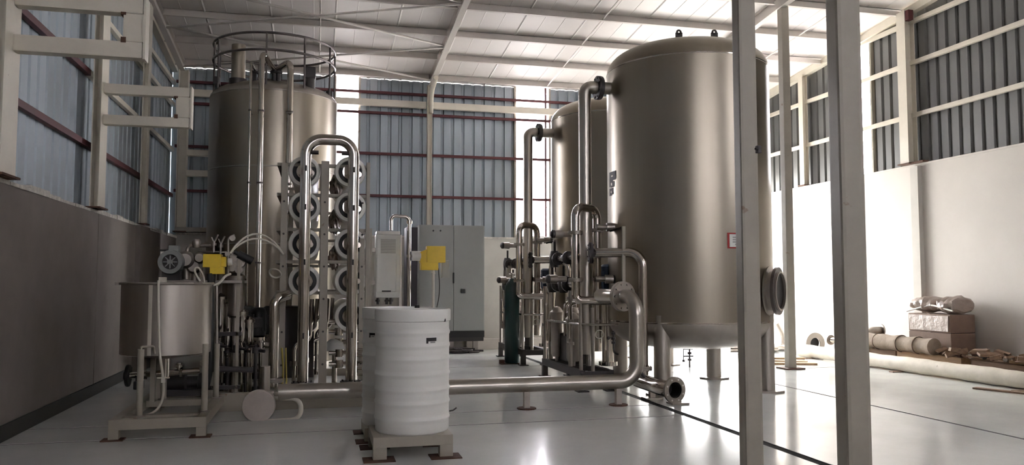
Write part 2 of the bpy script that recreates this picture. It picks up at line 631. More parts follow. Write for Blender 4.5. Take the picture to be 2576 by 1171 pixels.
# roof
mb = MB()
mb.bar((XL - 0.3, YB + 0.45, roof_z(YB + 0.45) + 0.09), (XR + 0.4, YB + 0.45, roof_z(YB + 0.45) + 0.09), 0.1, 0.04)
ceiling = struct('ceiling', mb, M['roofsteel'])
x = XL - 0.3
while x < XR + 0.4:
    x1 = min(x + 1.0, XR + 0.42)
    mb = MB()
    yA, yB_ = YF - 0.2, YB + 0.4
    prof = [(x, 0.0), (x + 0.02, -0.012), (x + 0.04, 0.0), (x + 0.34, 0.0), (x + 0.345, -0.005), (x + 0.355, 0.0), (x + 0.67, 0.0), (x + 0.675, -0.005), (x + 0.685, 0.0), (x1, 0.0)]
    prof = [p for p in prof if p[0] <= x1 + 1e-6]
    lo = [(mb.bm.verts.new((u, yA, roof_z(yA) + d)), mb.bm.verts.new((u, yB_, roof_z(yB_) + d))) for u, d in prof]
    hi = [(mb.bm.verts.new((u, yA, roof_z(yA) + 0.06)), mb.bm.verts.new((u, yB_, roof_z(yB_) + 0.06))) for u in (x, x1)]
    for i in range(len(lo) - 1):
        mb.bm.faces.new((lo[i][0], lo[i + 1][0], lo[i + 1][1], lo[i][1]))
    mb.bm.faces.new((hi[0][0], hi[1][0], hi[1][1], hi[0][1]))
    mb.bm.faces.new((lo[0][1], *[l[1] for l in lo[1:]], hi[1][1], hi[0][1]))
    finish('roof_panel', mb, M['roof'], ceiling)
    x += 1.0
RAFT = (-2.42, 2.12, 6.95)
ends = [(XL - 0.1, RAFT[0]), (RAFT[0], RAFT[1]), (RAFT[1], RAFT[2]), (RAFT[2], XR + 0.1)]
Y = 15.1
while Y > YF + 0.5:
    for a, b in ends:
        z = purl_z(Y)
        mb = MB()
        mb.box(a + 0.06, b - 0.06, Y - 0.004, Y + 0.004, z, z + 0.12)
        mb.box(a + 0.06, b - 0.06, Y - 0.05, Y + 0.004, z, z + 0.007)
        mb.box(a + 0.06, b - 0.06, Y - 0.004, Y + 0.05, z + 0.112, z + 0.12)
        finish('purlin', mb, M['roofsteel'], ceiling)
    Y -= 1.06
for rx in RAFT:
    mb = MB()
    zt0, zt1 = roof_z(YB - 0.1) - 0.005, roof_z(YF)
    za, zb = purl_z(YB - 0.1) - 0.05, purl_z(YF) - 0.16
    for (w_, lo_, hi_) in ((0.008, -0.0, 1), (0.1, -0.012, 0), (0.1, -0.012, 2)):
        ya, yb = YB - 0.1, YF
        if hi_ == 1:
            z = (za, zt0, zb, zt1)
        elif hi_ == 0:
            z = (za - 0.012, za, zb - 0.012, zb)
        else:
            z = (zt0 - 0.012, zt0, zt1 - 0.012, zt1)
        h = w_ / 2
        mb.poly([(rx - h, ya, z[0]), (rx + h, ya, z[0]), (rx + h, ya, z[1]), (rx - h, ya, z[1]), (rx - h, yb, z[2]), (rx + h, yb, z[2]), (rx + h, yb, z[3]), (rx - h, yb, z[3])],
                [(0, 1, 2, 3), (4, 5, 6, 7), (0, 1, 5, 4), (1, 2, 6, 5), (2, 3, 7, 6), (3, 0, 4, 7)])
    finish('rafter', mb, M['roofsteel'], ceiling)
# cross bracing and sag rods under the roof
def rod(x0, y0, x1, y1, r=0.018, dz=0.03):
    mb = MB().tube([(x0, y0, purl_z(y0) - dz), (x1, y1, purl_z(y1) - dz)], r, seg=8)
    finish('brace_rod', mb, M['roofsteel'], ceiling)
for (a, b) in ((15.0, 13.3), (13.3, 11.6), (11.6, 9.9), (9.9, 8.2)):
    rod(RAFT[0] + 0.06, b, RAFT[1] - 0.06, a, 0.02)
    rod(RAFT[0] + 0.06, a, RAFT[1] - 0.06, b, 0.02, 0.055)
for sx in (0.0, 4.43, 8.0):
    rod(sx, 15.1, sx, 6.0, 0.012, -0.02)
# gable edge beams along the side walls
for bx, nm in ((XR + 0.04, 'trim_2'), (XL - 0.09, 'trim_3')):
    mb = MB()
    mb.bar((bx, YB, roof_z(YB) - 0.09), (bx, YF, roof_z(YF) - 0.09), 0.10, 0.12)
    struct(nm, mb, M['cream'])
# far rough blockwork seen by nobody is left out

# ------------------------------------------------------------------ steel columns
def column_box(name, label, x0, x1, y0, y1, z0, z1, m='cream', group=None, extra=None):
    t = thing(name, label, 'column', ((x0 + x1) / 2, (y0 + y1) / 2, z0), group)
    mb = MB()
    f = 0.012
    mb.box(x0, x0 + f, y0, y1, z0, z1)
    mb.box(x1 - f, x1, y0, y1, z0, z1)
    mb.box(x0, x1, (y0 + y1) / 2 - f / 2, (y0 + y1) / 2 + f / 2, z0, z1)
    finish('shaft', mb, M[m], t)
    mb = MB().box(x0 - 0.03, x1 + 0.03, y0 - 0.03, y1 + 0.03, z0, z0 + 0.018)
    finish('base_plate', mb, M['rust'], t)
    return t


def bracket(t, yc, x0, x1, z_lo, z_hi, w=0.16, hb=0.165):
    """C shaped bracket reaching from a left-wall column into the hall"""
    for z in (z_lo, z_hi):
        mb = MB().box(x0, x1 - 0.02, yc - w / 2, yc + w / 2, z - hb / 2, z + hb / 2, bevel=0.012)
        finish('bracket_arm', mb, M['cream'], t)
    mb = MB()
    mb.box(x1 - 0.17, x1 - 0.012, yc - w / 2, yc + w / 2, z_lo + hb / 2, z_hi - hb / 2, bevel=0.01)
    mb.box(x1 - 0.012, x1 + 0.006, yc - w / 2 - 0.01, yc + w / 2 + 0.01, z_lo - hb / 2 - 0.01, z_hi + hb / 2 + 0.01)
    finish('bracket_end', mb, M['cream'], t)
    mb = MB()
    mb.box(x1 - 0.185, x1 - 0.145, yc - w / 2 - 0.003, yc + w / 2, z_lo + hb / 2 - 0.012, z_lo + hb / 2 + 0.035)
    mb.box(x1 - 0.19, x1 - 0.15, yc - w / 2 - 0.003, yc + w / 2, z_hi - hb / 2 - 0.018, z_hi - hb / 2 + 0.006)
    finish('rust_stain', mb, M['rust'], t)


BZ = (3.25, 3.63)
c1 = column_box('wall_column', 'cream steel column at the frame edge, nearest on the dark wall, with bracket', -2.62, -2.40, 6.90, 7.23, SILL_L + 0.02, roof_z(7.1) - 0.02, group='cream columns on the block wall')
bracket(c1, 7.12, -2.40, -1.42, 3.235, 3.61, w=0.12, hb=0.135)
c2 = column_box('wall_column', 'second cream column along the dark wall, its bracket beside the railed tank', -2.49, -2.40, 9.76, 10.06, SILL_L + 0.02, roof_z(9.9) - 0.02, group='cream columns on the block wall')
bracket(c2, 9.9, -2.40, -1.455, 3.17, 3.53, w=0.12, hb=0.115)
c3 = column_box('wall_column', 'third cream column along the dark wall, above the plaster pilaster', -2.50, -2.42, 12.38, 12.55, SILL_L + 0.02, roof_z(12.5) - 0.02, group='cream columns on the block wall')
c4 = column_box('corner_column', 'cream column in the far dark corner with two short arms behind the railed tank', -2.46, -2.30, 15.12, 15.32, SILL_B + 0.035, purl_z(15.2) - 0.05)
for z in (3.27, 3.64):
    mb = MB().box(-2.30, -1.3, 15.14, 15.28, z - 0.055, z + 0.055, bevel=0.01)
    finish('bracket_arm', mb, M['cream'], c4)
mb = MB().box(-2.46, -1.9, 15.10, 15.33, SILL_B + 0.036, SILL_B + 0.12, bevel=0.01)
finish('sill_plate', mb, M['cream_d'], c4)
c5 = column_box('back_column', 'slim cream column on the end wall between the two bright windows', 2.05, 2.14, 15.2, 15.32, SILL_B + 0.035, purl_z(15.2) - 0.05)
mb = MB().tube([(2.12, 15.25, 4.6), (2.12, 15.2, 5.02), (2.12, 14.6, 5.14)], 0.045, fillet=0.25, n=8)
finish('knee_brace', mb, M['cream'], c5)
c6 = column_box('wall_column', 'cream column on the white right-hand wall above the carton stack', XR - 0.12, XR + 0.06, 10.63, 10.82, SILL_R + 0.03, roof_z(10.6) - 0.12, group='columns on the white wall')
mb = MB().box(XR - 0.1, XR + 0.02, 10.36, 10.63, SILL_R + 0.03, SILL_R + 0.055, bevel=0.005)
finish('sill_clamp', mb, M['rust'], c6)
mb = MB().box(XR - 0.11, XR - 0.02, 10.55, 10.65, roof_z(10.5) - 0.30, roof_z(10.5) - 0.14)
finish('top_cleat', mb, M['red'], c6)
c7 = column_box('wall_column', 'slender cream column on the white wall behind the thin post', XR - 0.06, XR + 0.05, 13.5, 13.64, SILL_R + 0.03, roof_z(13.6) - 0.12, group='columns on the white wall')

# thin interior post on its pad, with the brace to the rafter
px_ = at_z(1991, 905, 0.12)
pp = Vector((6.99, 10.78, 0))
t = thing('thin_post', 'thin cream steel post rising between the two wide posts', 'post', pp)
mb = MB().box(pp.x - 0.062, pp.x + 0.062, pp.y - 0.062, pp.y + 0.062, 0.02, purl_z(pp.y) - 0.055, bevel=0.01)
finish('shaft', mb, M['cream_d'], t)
mb = MB().box(pp.x - 0.16, pp.x + 0.16, pp.y - 0.14, pp.y + 0.14, 0.0, 0.02)
finish('base_plate', mb, M['rust'], t)


def near_post(label, pxm, d, w, rot, m='cream_d', bracket_z=None):
    b = at_d(pxm, 1171, d)
    x, y = b.x, b.y
    t = thing('steel_post', label, 'post', (x, y, 0))
    zt = purl_z(y)
    h = w / 2
    mb = MB()
    ang = math.atan2(x, y)
    mb.box(x - h, x + h, y - h, y + h, 0.02, zt, rot=-ang + rot, bevel=w * 0.16)
    finish('shaft', mb, M[m], t)
    mb = MB().box(x - w, x + w, y - w, y + w, 0, 0.02)
    finish('base_plate', mb, M['rust'], t)
    return t, x, y


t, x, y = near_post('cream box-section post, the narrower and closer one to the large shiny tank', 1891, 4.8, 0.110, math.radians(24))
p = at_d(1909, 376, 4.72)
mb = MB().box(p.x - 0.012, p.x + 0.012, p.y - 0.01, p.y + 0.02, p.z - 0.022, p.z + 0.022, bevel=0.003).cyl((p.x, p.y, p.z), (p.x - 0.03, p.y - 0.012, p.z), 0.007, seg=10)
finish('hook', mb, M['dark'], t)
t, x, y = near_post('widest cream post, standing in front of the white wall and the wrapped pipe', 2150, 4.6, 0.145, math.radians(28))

# ------------------------------------------------------------------ large stainless tanks on legs
def big_tank(label, cx, cy, r, zb, zt, full=True):
    t = thing('storage_tank', label, 'tank', (cx, cy, 0), 'large stainless tanks on round legs')
    C0 = Vector((cx, cy, 0))
    mb = MB().lathe((cx, cy, 0), (cx, cy, 1), [(r, zb), (r, zt)], 96)
    finish('shell', mb, M['steel'], t)
    # domed ends
    prof = [(r, zt)] + [(r * (0.98 if False else 1) * math.cos(a) ** 0.55, zt + 0.33 * math.sin(a)) for a in [PI / 2 * k / 14 for k in range(1, 14)]] + [(0, zt + 0.33)]
    mb = MB().lathe((cx, cy, 0), (cx, cy, 1), prof, 96)
    finish('top_dome', mb, M['steel'], t)
    prof = [(r, zb)] + [(r * math.cos(a) ** 0.55, zb - 0.34 * math.sin(a)) for a in [PI / 2 * k / 14 for k in range(1, 14)]] + [(0, zb - 0.34)]
    mb = MB().lathe((cx, cy, 0), (cx, cy, 1), prof, 96)
    finish('bottom_dome', mb, M['steel_b'], t)
    for z in (zt, zb):
        mb = MB().lathe((cx, cy, 0), (cx, cy, 1), [(r - 0.002, z - 0.012), (r + 0.004, z - 0.006), (r + 0.004, z + 0.006), (r - 0.002, z + 0.012)], 96)
        finish('weld_seam', mb, M['chrome'], t)
    return t


T1 = Vector((4.60, 9.30, 0))
T2 = Vector((4.78, 12.45, 0))
TR = 1.02
ZB, ZT = 0.83, 3.99
tank1 = big_tank('large stainless tank nearest the cream posts, red-bordered notice on its side', T1.x, T1.y, TR, ZB, ZT)


def tank_leg(t, lx, ly):
    mb = MB().cyl((lx, ly, 0.02), (lx, ly, 0.92), 0.098, seg=28)
    g = finish('leg', mb, M['steel_b'], t)
    mb = MB().cyl((lx, ly, 0.0), (lx, ly, 0.022), 0.21, seg=8, smooth=False)
    finish('base_plate', mb, M['dull'], g)
    mb = MB().box(lx - 0.10, lx + 0.10, ly - 0.02, ly + 0.02, 0.8, 0.98)
    finish('gusset', mb, M['steel_b'], g)


for lx, ly in ((3.93, 8.66), (5.26, 8.62), (5.29, 9.98), (3.93, 9.98)):
    tank_leg(tank1, lx, ly)
# lifting lugs
for (px, py) in ((1708, 97), (1797, 93)):
    p = at_d(px, py, 9.72)
    p.z = max(p.z, ZT + 0.36)
    mb = MB()
    mb.bar((p.x, p.y, p.z - 0.1), (p.x, p.y, p.z + 0.005), 0.085, 0.014, up=(0.3, 1, 0))
    mb.ring((p.x, p.y, p.z + 0.01), (0.1, 1, 0), 0.024, 0.013, 20, 8)
    finish('lifting_lug', mb, M['dark'], tank1)
# side manhole facing right
ang = math.radians(-47)
ma = Vector((math.cos(ang), math.sin(ang), 0))
mc = Vector((T1.x, T1.y, 1.20))
c0, c1_ = mc + ma * (TR - 0.12), mc + ma * (TR + 0.10)
mb = MB().lathe(c0, c1_, [(0.235, 0), (0.235, 0.25), (0.215, 0.25), (0.215, 0.05), (0, 0.05)], 40)
mh = finish('manhole_neck', mb, M['dull'], tank1)
mb = MB().lathe(c1_ - ma * 0.03, c1_ + ma * 0.02, [(0.21, 0), (0.285, 0), (0.285, 0.035), (0.21, 0.035), (0.21, 0)], 48)
finish('manhole_flange', mb, M['rail'], mh)
mb = MB().lathe(c1_ - ma * 0.05, c1_, [(0.0, 0.03), (0.212, 0.03), (0.212, 0.042), (0, 0.042)], 32)
finish('manhole_shade', mb, M['black'], mh)  # black disc painting the dark of the open neck, not a lid
mb = MB().lathe(c0, c1_, [(0.30, 0.105), (0.30, 0.125), (0.232, 0.13)], 40)
finish('reinforcing_pad', mb, M['steel_b'], mh)
# skirt pieces above the legs
# notice plate on the tank: red border, white sheet, faint grey print
def curved_patch(cx, cy, r, a0, a1, z0, z1, off, n=8):
    mb = MB()
    vs = []
    for k in range(n + 1):
        a = a0 + (a1 - a0) * k / n
        x_, y_ = cx + (r + off) * math.sin(a), cy - (r + off) * math.cos(a)
        vs.append((mb.bm.verts.new((x_, y_, z0)), mb.bm.verts.new((x_, y_, z1))))
    for i in range(n):
        mb.bm.faces.new((vs[i][0], vs[i + 1][0], vs[i + 1][1], vs[i][1]))
    return mb


def on_tank(px, py, Tc, r):
    """angle (from -Y towards +X) and height where a photo point lies on an upright tank"""
    d = ray(px, py)
    o = _C
    a = d.x * d.x + d.y * d.y
    b = 2 * ((o.x - Tc.x) * d.x + (o.y - Tc.y) * d.y)
    c = (o.x - Tc.x) ** 2 + (o.y - Tc.y) ** 2 - r * r
    disc = b * b - 4 * a * c
    s_ = (-b - math.sqrt(max(disc, 0))) / (2 * a)
    p_ = o + d * s_
    return math.atan2(p_.x - Tc.x, -(p_.y - Tc.y)), p_.z, p_


a0, z1, _ = on_tank(1829, 586, T1, TR)
a1, z0, _ = on_tank(1867, 626, T1, TR)
mb = curved_patch(T1.x, T1.y, TR, a0, a1 + 0.04, z0, z1, 0.004)
nt_ = finish('notice', mb, M['redpaint'], tank1)
nt_['label'] = 'red-bordered white notice'
da, dz = (a1 + 0.04 - a0), (z1 - z0)
mb = curved_patch(T1.x, T1.y, TR, a0 + da * 0.11, a1 + 0.04 - da * 0.09, z0 + dz * 0.09, z1 - dz * 0.09, 0.007)
finish('notice_sheet', mb, M['paper'], nt_)
mb = MB()
for k in range(4):
    q = curved_patch(T1.x, T1.y, TR, a0 + da * (0.27 if k else 0.4), a0 + da * (0.75 - 0.05 * (k % 2)), z0 + dz * (0.22 + 0.15 * k), z0 + dz * (0.30 + 0.15 * k), 0.009, 4)
    me_ = bpy.data.meshes.new('tmp')
    q.bm.to_mesh(me_)
    q.bm.free()
    mb.bm.from_mesh(me_)
    bpy.data.meshes.remove(me_)
finish('notice_print', mb, M['print'], nt_)
# dark block characters painted down the side by the pipe
mb = MB()
def glyph(px0, px1, py0, py1, segs):
    for (u0, u1, v0, v1) in segs:
        A0, Z1, _ = on_tank(px0 + (px1 - px0) * u0, py0 + (py1 - py0) * v0, T1, TR)
        A1, Z0, _ = on_tank(px0 + (px1 - px0) * u1, py0 + (py1 - py0) * v1, T1, TR)
        q = curved_patch(T1.x, T1.y, TR, A0, A1, Z0, Z1, 0.004, 3)
        me_ = bpy.data.meshes.new('tmp')
        q.bm.to_mesh(me_)
        q.bm.free()
        mb.bm.from_mesh(me_)
        bpy.data.meshes.remove(me_)
glyph(1534, 1550, 435, 452, [(0, 1, 0, 0.2), (0, 0.25, 0, 1), (0.5, 1, 0, 0.85), (0, 0.9, 0.75, 1)])
glyph(1534, 1546, 456, 471, [(0, 0.25, 0, 1), (0.5, 1, 0.1, 0.9), (0.2, 0.7, 0, 0.2), (0.3, 0.8, 0.75, 1)])
glyph(1534, 1543, 476, 492, [(0, 1, 0, 0.2), (0, 0.3, 0, 0.95), (0.6, 1, 0, 0.8), (0, 0.7, 0.75, 1)])
glyph(1523, 1526, 441, 474, [(0, 1, 0, 0.4), (0, 1, 0.5, 1)])
finish('painted_characters', mb, M['ink'], tank1)
# nozzle on the tank's left flank
NZ = at_y(1515, 222, 9.39)
N1 = Vector((3.28, 9.39, NZ.z))
mb = MB().cyl((T1.x - TR + 0.08, 9.39, N1.z), (3.47, 9.39, N1.z), 0.077, seg=24)
nz_ = finish('nozzle', mb, M['steel_b'], tank1)
mb = MB().lathe((3.47, 9.39, N1.z), (3.46, 9.39, N1.z), [(0.07, -0.001), (0.145, -0.001), (0.145, 0.022), (0.07, 0.022)], 32)
finish('nozzle_flange', mb, M['dark'], nz_)
# sample tap under the tank
p = at_z(1735, 925, 0.0)
mb = MB()
mb.cyl((p.x, p.y, 0.0), (p.x, p.y, 0.56), 0.014, seg=10)
for z in (0.1, 0.2, 0.3, 0.38):
    mb.cyl((p.x, p.y, z), (p.x, p.y, z + 0.035), 0.032, seg=10)
for z in (0.17, 0.28):
    mb.cyl((p.x - 0.1, p.y, z), (p.x + 0.06, p.y, z), 0.012, seg=8)
mb.cyl((p.x - 0.1, p.y, 0.1), (p.x - 0.1, p.y, 0.29), 0.009, seg=8)
mb.cyl((p.x - 0.1, p.y, 0.085), (p.x - 0.1, p.y, 0.12), 0.022, seg=10)
finish('sample_tap', mb, M['dark'], tank1)

tank2 = big_tank('large stainless tank farther back, half hidden behind the nearer large tank', T2.x, T2.y, TR, ZB, ZT)
for lx, ly in ((4.11, 11.8), (5.44, 11.78), (5.44, 13.1), (4.11, 13.1)):
    tank_leg(tank2, lx, ly)
OFF2 = Vector((0.08, 3.08, 0.0))
N2 = N1 + OFF2
mb = MB().cyl((T2.x - TR + 0.08, N2.y, N2.z), (N2.x + 0.19, N2.y, N2.z), 0.077, seg=24)
nz_ = finish('nozzle', mb, M['steel_b'], tank2)
mb = MB().lathe((N2.x + 0.19, N2.y, N2.z), (N2.x + 0.18, N2.y, N2.z), [(0.07, -0.001), (0.145, -0.001), (0.145, 0.022), (0.07, 0.022)], 32)
finish('nozzle_flange', mb, M['dark'], nz_)

# ------------------------------------------------------------------ filter skid with its pipework (built once, copied for the farther tank)
def build_skid():
    t = thing('pipe_skid', 'shiny pipework skid with valves at the foot of the nearer large tank', 'piping', (3.2, 9.5, 0), 'pipework skids at the large tanks')

    def P(x, y, Y):
        return at_y(x, y, Y)
    ch, du = M['chrome'], M['dull']
    # frame rails and feet
    zf = 0.16
    for xx in (3.10, 3.46):
        mb = MB().box(xx - 0.03, xx + 0.03, 9.08, 10.75, zf, zf + 0.09)
        finish('skid_rail', mb, M['dark'], t)
    for yy in (9.11, 9.9, 10.72):
        mb = MB().box(3.12, 3.44, yy - 0.03, yy + 0.03, zf, zf + 0.08)
        finish('cross_member', mb, M['dark'], t)
    for xx in (3.10, 3.46):
        for yy in (9.12, 10.71):
            mb = MB().box(xx - 0.035, xx + 0.035, yy - 0.035, yy + 0.035, 0.015, zf)
            mb.box(xx - 0.07, xx + 0.07, yy - 0.07, yy + 0.07, 0, 0.015)
            finish('foot', mb, M['dark'], t)
    # upright posts
    for (xx, yy, z1_) in ((3.10, 9.15, 1.08), (3.10, 10.7, 1.25), (3.24, 9.12, 1.0)):
        mb = MB().cyl((xx, yy, zf), (xx, yy, z1_), 0.023, seg=12)
        finish('upright', mb, du, t)
    # rail along the skid
    mb = MB().tube([(3.10, 10.7, 0.78), (3.10, 9.12, 0.80), (3.5, 8.95, 0.80)], 0.016, fillet=0.06)
    finish('hand_rail', mb, ch, t)
    # main riser from tank nozzle
    mb = MB().tube([(N1.x + 0.165, N1.y, N1.z), (N1.x - 0.03, N1.y, N1.z), (N1.x - 0.03, N1.y, 0.42)], 0.079, seg=24, fillet=0.19, n=12)
    r_ = finish('riser', mb, M['pipe'], t)
    mb = MB().flange((N1.x + 0.150, N1.y, N1.z), (1, 0, 0), 0.078, 0.15, 0.022, 8, 0.011)
    finish('flange', mb, M['dark'], r_)
    # inverted U in front of the riser
    a = P(1447, 530, 9.18)
    b = P(1501, 530, 9.42)
    zt_ = P(1470, 512, 9.28).z - 0.055
    lo_ = P(1447, 757, 9.18).z
    mb = MB().tube([(a.x, a.y, lo_ + 0.02), (a.x, a.y, zt_), (b.x, b.y, zt_), (b.x, b.y, 0.45)], 0.052, seg=22, fillet=0.13, n=12)
    u_ = finish('u_bend', mb, ch, t)
    for (q, zz) in ((a, P(1447, 586, 9.18).z), (a, P(1447, 705, 9.18).z), (b, P(1501, 580, 9.42).z), (b, P(1501, 703, 9.42).z)):
        mb = MB().flange((q.x, q.y, zz), (0, 0, 1), 0.05, 0.088, 0.018, 6, 0.007)
        finish('pipe_clamp', mb, du, u_)
    # bottom header from left limb to the right flange
    h0 = Vector((a.x, a.y, lo_))
    h1 = P(1556, 757, 9.05)
    mb = MB().tube([(a.x, a.y, lo_ + 0.15), (a.x, a.y, lo_), (h1.x, h1.y, lo_)], 0.054, seg=22, fillet=0.1, n=8)
    finish('header', mb, ch, t)
    mb = MB().flange((h1.x - 0.02, h1.y + 0.0, lo_), (1, 0, 0), 0.06, 0.10, 0.02, 8, 0.008)
    finish('flange', mb, du, t)
    # upper right horizontal pipe turning down beside the tank
    g0 = P(1488, 637, 9.1)
    g1 = P(1616, 637, 8.75)
    mb = MB().tube([(g0.x, g0.y, g0.z), (g1.x, g1.y, g0.z), (g1.x, g1.y, 0.22)], 0.058, seg=22, fillet=0.17, n=12)
    d_ = finish('drop_pipe', mb, ch, t)
    mb = MB().flange((g0.x - 0.01, g0.y, g0.z), (1, -0.25, 0), 0.06, 0.128, 0.022, 8, 0.009)
    finish('flange', mb, M['dark'], d_)
    mb = MB().flange((g1.x, g1.y, 0.30), (0, 0, 1), 0.055, 0.10, 0.02, 8, 0.008)
    finish('flange', mb, du, d_)
    # butterfly valves with round actuators
    for (vx, vy, vY, n_) in ((1520, 572, 9.30, 0), (1516, 703, 9.30, 1), (1418, 590, 9.35, 2), (1405, 703, 9.5, 3)):
        c = P(vx, vy, vY)
        s_ = 1 if n_ < 2 else -1
        mb = MB()
        mb.cyl((c.x - 0.10 * s_, c.y, c.z), (c.x + 0.05 * s_, c.y, c.z), 0.034, seg=14)
        mb.cyl((c.x + 0.03 * s_, c.y, c.z), (c.x + 0.13 * s_, c.y - 0.02, c.z), 0.055, 0.05, seg=18)
        v_ = finish('valve', mb, M['dull'], t)
        mb = MB().lathe((c.x + 0.125 * s_, c.y - 0.02, c.z), (c.x + 0.2 * s_, c.y - 0.02, c.z), [(0, 0), (0.052, 0), (0.052, 0.03), (0.025, 0.05), (0, 0.05)], 20)
        finish('actuator', mb, M['dark'], v_)
    # lever
    mb = MB().tube([P(1535, 582, 9.2), P(1567, 572, 9.05)], 0.012, seg=8)
    finish('lever', mb, M['dark'], t)
    # cream stanchion in front of the tank
    s0, s1 = P(1568, 740, 8.85), P(1568, 570, 8.85)
    mb = MB().bar((s0.x, s0.y, s0.z - 0.05), (s1.x, s1.y, s1.z), 0.038, 0.038)
    finish('stanchion', mb, M['cream_d'], t)
    # pump with blue motor
    c = P(1528, 705, 9.62)
    mb = MB().cyl((c.x, c.y, c.z - 0.13), (c.x, c.y, c.z + 0.13), 0.085, seg=22)
    for k in range(10):
        an = 2 * PI * k / 10
        mb.box(c.x + 0.085 * math.cos(an) - 0.008, c.x + 0.085 * math.cos(an) + 0.008, c.y + 0.085 * math.sin(an) - 0.008, c.y + 0.085 * math.sin(an) + 0.008, c.z - 0.11, c.z + 0.11)
    pm = finish('pump_motor', mb, M['blue'], t)
    pm['label'] = 'dark blue motor'
    mb = MB().lathe((c.x, c.y, c.z + 0.13), (c.x, c.y, c.z + 0.2), [(0.09, 0), (0.09, 0.04), (0.06, 0.07), (0, 0.07)], 22)
    finish('fan_cover', mb, M['blue'], pm)
    mb = MB()
    mb.cyl((c.x, c.y, 0.25), (c.x, c.y, c.z - 0.13), 0.075, seg=22)
    mb.cyl((c.x, c.y, 0.25), (c.x, c.y, 0.30), 0.12, seg=22)
    mb.cyl((c.x, c.y, c.z - 0.17), (c.x, c.y, c.z - 0.13), 0.11, seg=22)
    finish('pump_body', mb, ch, t)
    # filter housings in a row
    for (fx, fy, fz1) in ((3.20, 9.75, 0.86), (3.32, 10.1, 0.92), (3.20, 10.45, 0.92)):
        mb = MB().lathe((fx, fy, 0), (fx, fy, 1), [(0, 0.3), (0.07, 0.3), (0.085, 0.34), (0.085, fz1 - 0.06), (0.1, fz1 - 0.06), (0.1, fz1 - 0.02), (0.08, fz1), (0.04, fz1 + 0.05), (0, fz1 + 0.06)], 24)
        mb.cyl((fx, fy, 0.24), (fx, fy, 0.31), 0.03, seg=12)
        finish('filter_housing', mb, du, t)
    mb = MB()
    for k in range(3):
        c2 = Vector((3.1 + 0.1 * (k % 2), 9.6 + 0.5 * k, 0.95))
        mb.tube([(c2.x, c2.y, 0.6), (c2.x, c2.y, 1.02), (c2.x + 0.12, c2.y + 0.05, 1.05), (c2.x + 0.12, c2.y + 0.05, 1.45)], 0.02, fillet=0.05)
    finish('small_bore_pipe', mb, ch, t)
    mb = MB().box(3.22, 3.42, 9.85, 10.6, 0.25, 0.62, bevel=0.02)
    finish('dark_filler', mb, M['dark'], t)  # dark block added to darken the gaps in the pipework
    for (vx, vy, z0_, z1_, rr) in ((3.36, 9.62, 0.25, 1.5, 0.03), (3.16, 10.62, 0.25, 1.4, 0.035), (3.40, 10.3, 0.6, 1.75, 0.03), (3.12, 9.62, 0.25, 1.2, 0.026)):
        mb = MB().cyl((vx, vy, z0_), (vx, vy, z1_), rr, seg=14)
        for zz in (0.3, 0.6, 0.9):
            zc_ = z0_ + (z1_ - z0_) * zz
            mb.cyl((vx, vy, zc_ - 0.018), (vx, vy, zc_ + 0.018), rr + 0.022, seg=14)
        finish('stand_pipe', mb, M['dull'], t)
    # cross pipes at mid height leading to the back
    for (z_, y0_, y1_, r2) in ((1.62, 9.42, 10.5, 0.04), (1.28, 9.42, 10.62, 0.05)):
        mb = MB().tube([(3.14, y0_, z_), (3.14, y1_, z_), (3.14, y1_, 0.5)], r2, seg=16, fillet=0.14, n=8)
        b_ = finish('branch_pipe', mb, ch, t)
        for yy in (9.75, 10.2):
            mb = MB().flange((3.14, yy, z_), (0, 1, 0), r2, r2 + 0.045, 0.018, 6, 0.007)
            finish('pipe_clamp', mb, M['dark'], b_)
    # dark ball joint and tee bodies
    for (q, z_) in (((3.14, 9.95), 1.28), ((3.14, 10.35), 1.62), ((3.14, 10.45), 1.28)):
        mb = MB().lathe((q[0], q[1], z_ - 0.11), (q[0], q[1], z_ + 0.11), [(0, 0), (0.055, 0), (0.072, 0.06), (0.075, 0.11), (0.072, 0.16), (0.055, 0.22), (0, 0.22)], 20)
        mb.cyl((q[0], q[1], z_ + 0.1), (q[0], q[1], z_ + 0.24), 0.018, seg=8)
        finish('valve_body', mb, M['dark'], t)
    # sample valve chain at the front
    c = P(1543, 850, 8.95)
    mb = MB()
    mb.cyl((c.x, c.y, c.z + 0.08), (c.x, c.y, c.z - 0.14), 0.012, seg=8)
    for dz in (0.05, -0.01, -0.06):
        mb.cyl((c.x, c.y, c.z + dz - 0.014), (c.x, c.y, c.z + dz + 0.014), 0.026, seg=10)
    mb.cyl((c.x, c.y, c.z), (c.x - 0.06, c.y, c.z - 0.005), 0.008, seg=8)
    mb.cyl((c.x - 0.075, c.y, c.z - 0.005), (c.x - 0.055, c.y, c.z - 0.005), 0.02, seg=10)
    mb.tube([(c.x, c.y, c.z - 0.14), (c.x + 0.01, c.y, c.z - 0.18), (c.x + 0.06, c.y, c.z - 0.2)], 0.012, fillet=0.03)
    finish('sample_valve', mb, M['dark'], t)
    c = P(1508, 842, 9.0)
    mb = MB().ring((c.x, c.y, c.z), (0.2, 1, 0.2), 0.05, 0.006, 28, 6)
    finish('hose_loop', mb, M['ivory'], t)
    return t


skid1 = build_skid()
skid2 = dup(skid1, OFF2, 'pipework skid farther back, with its U bend before the bright end window')

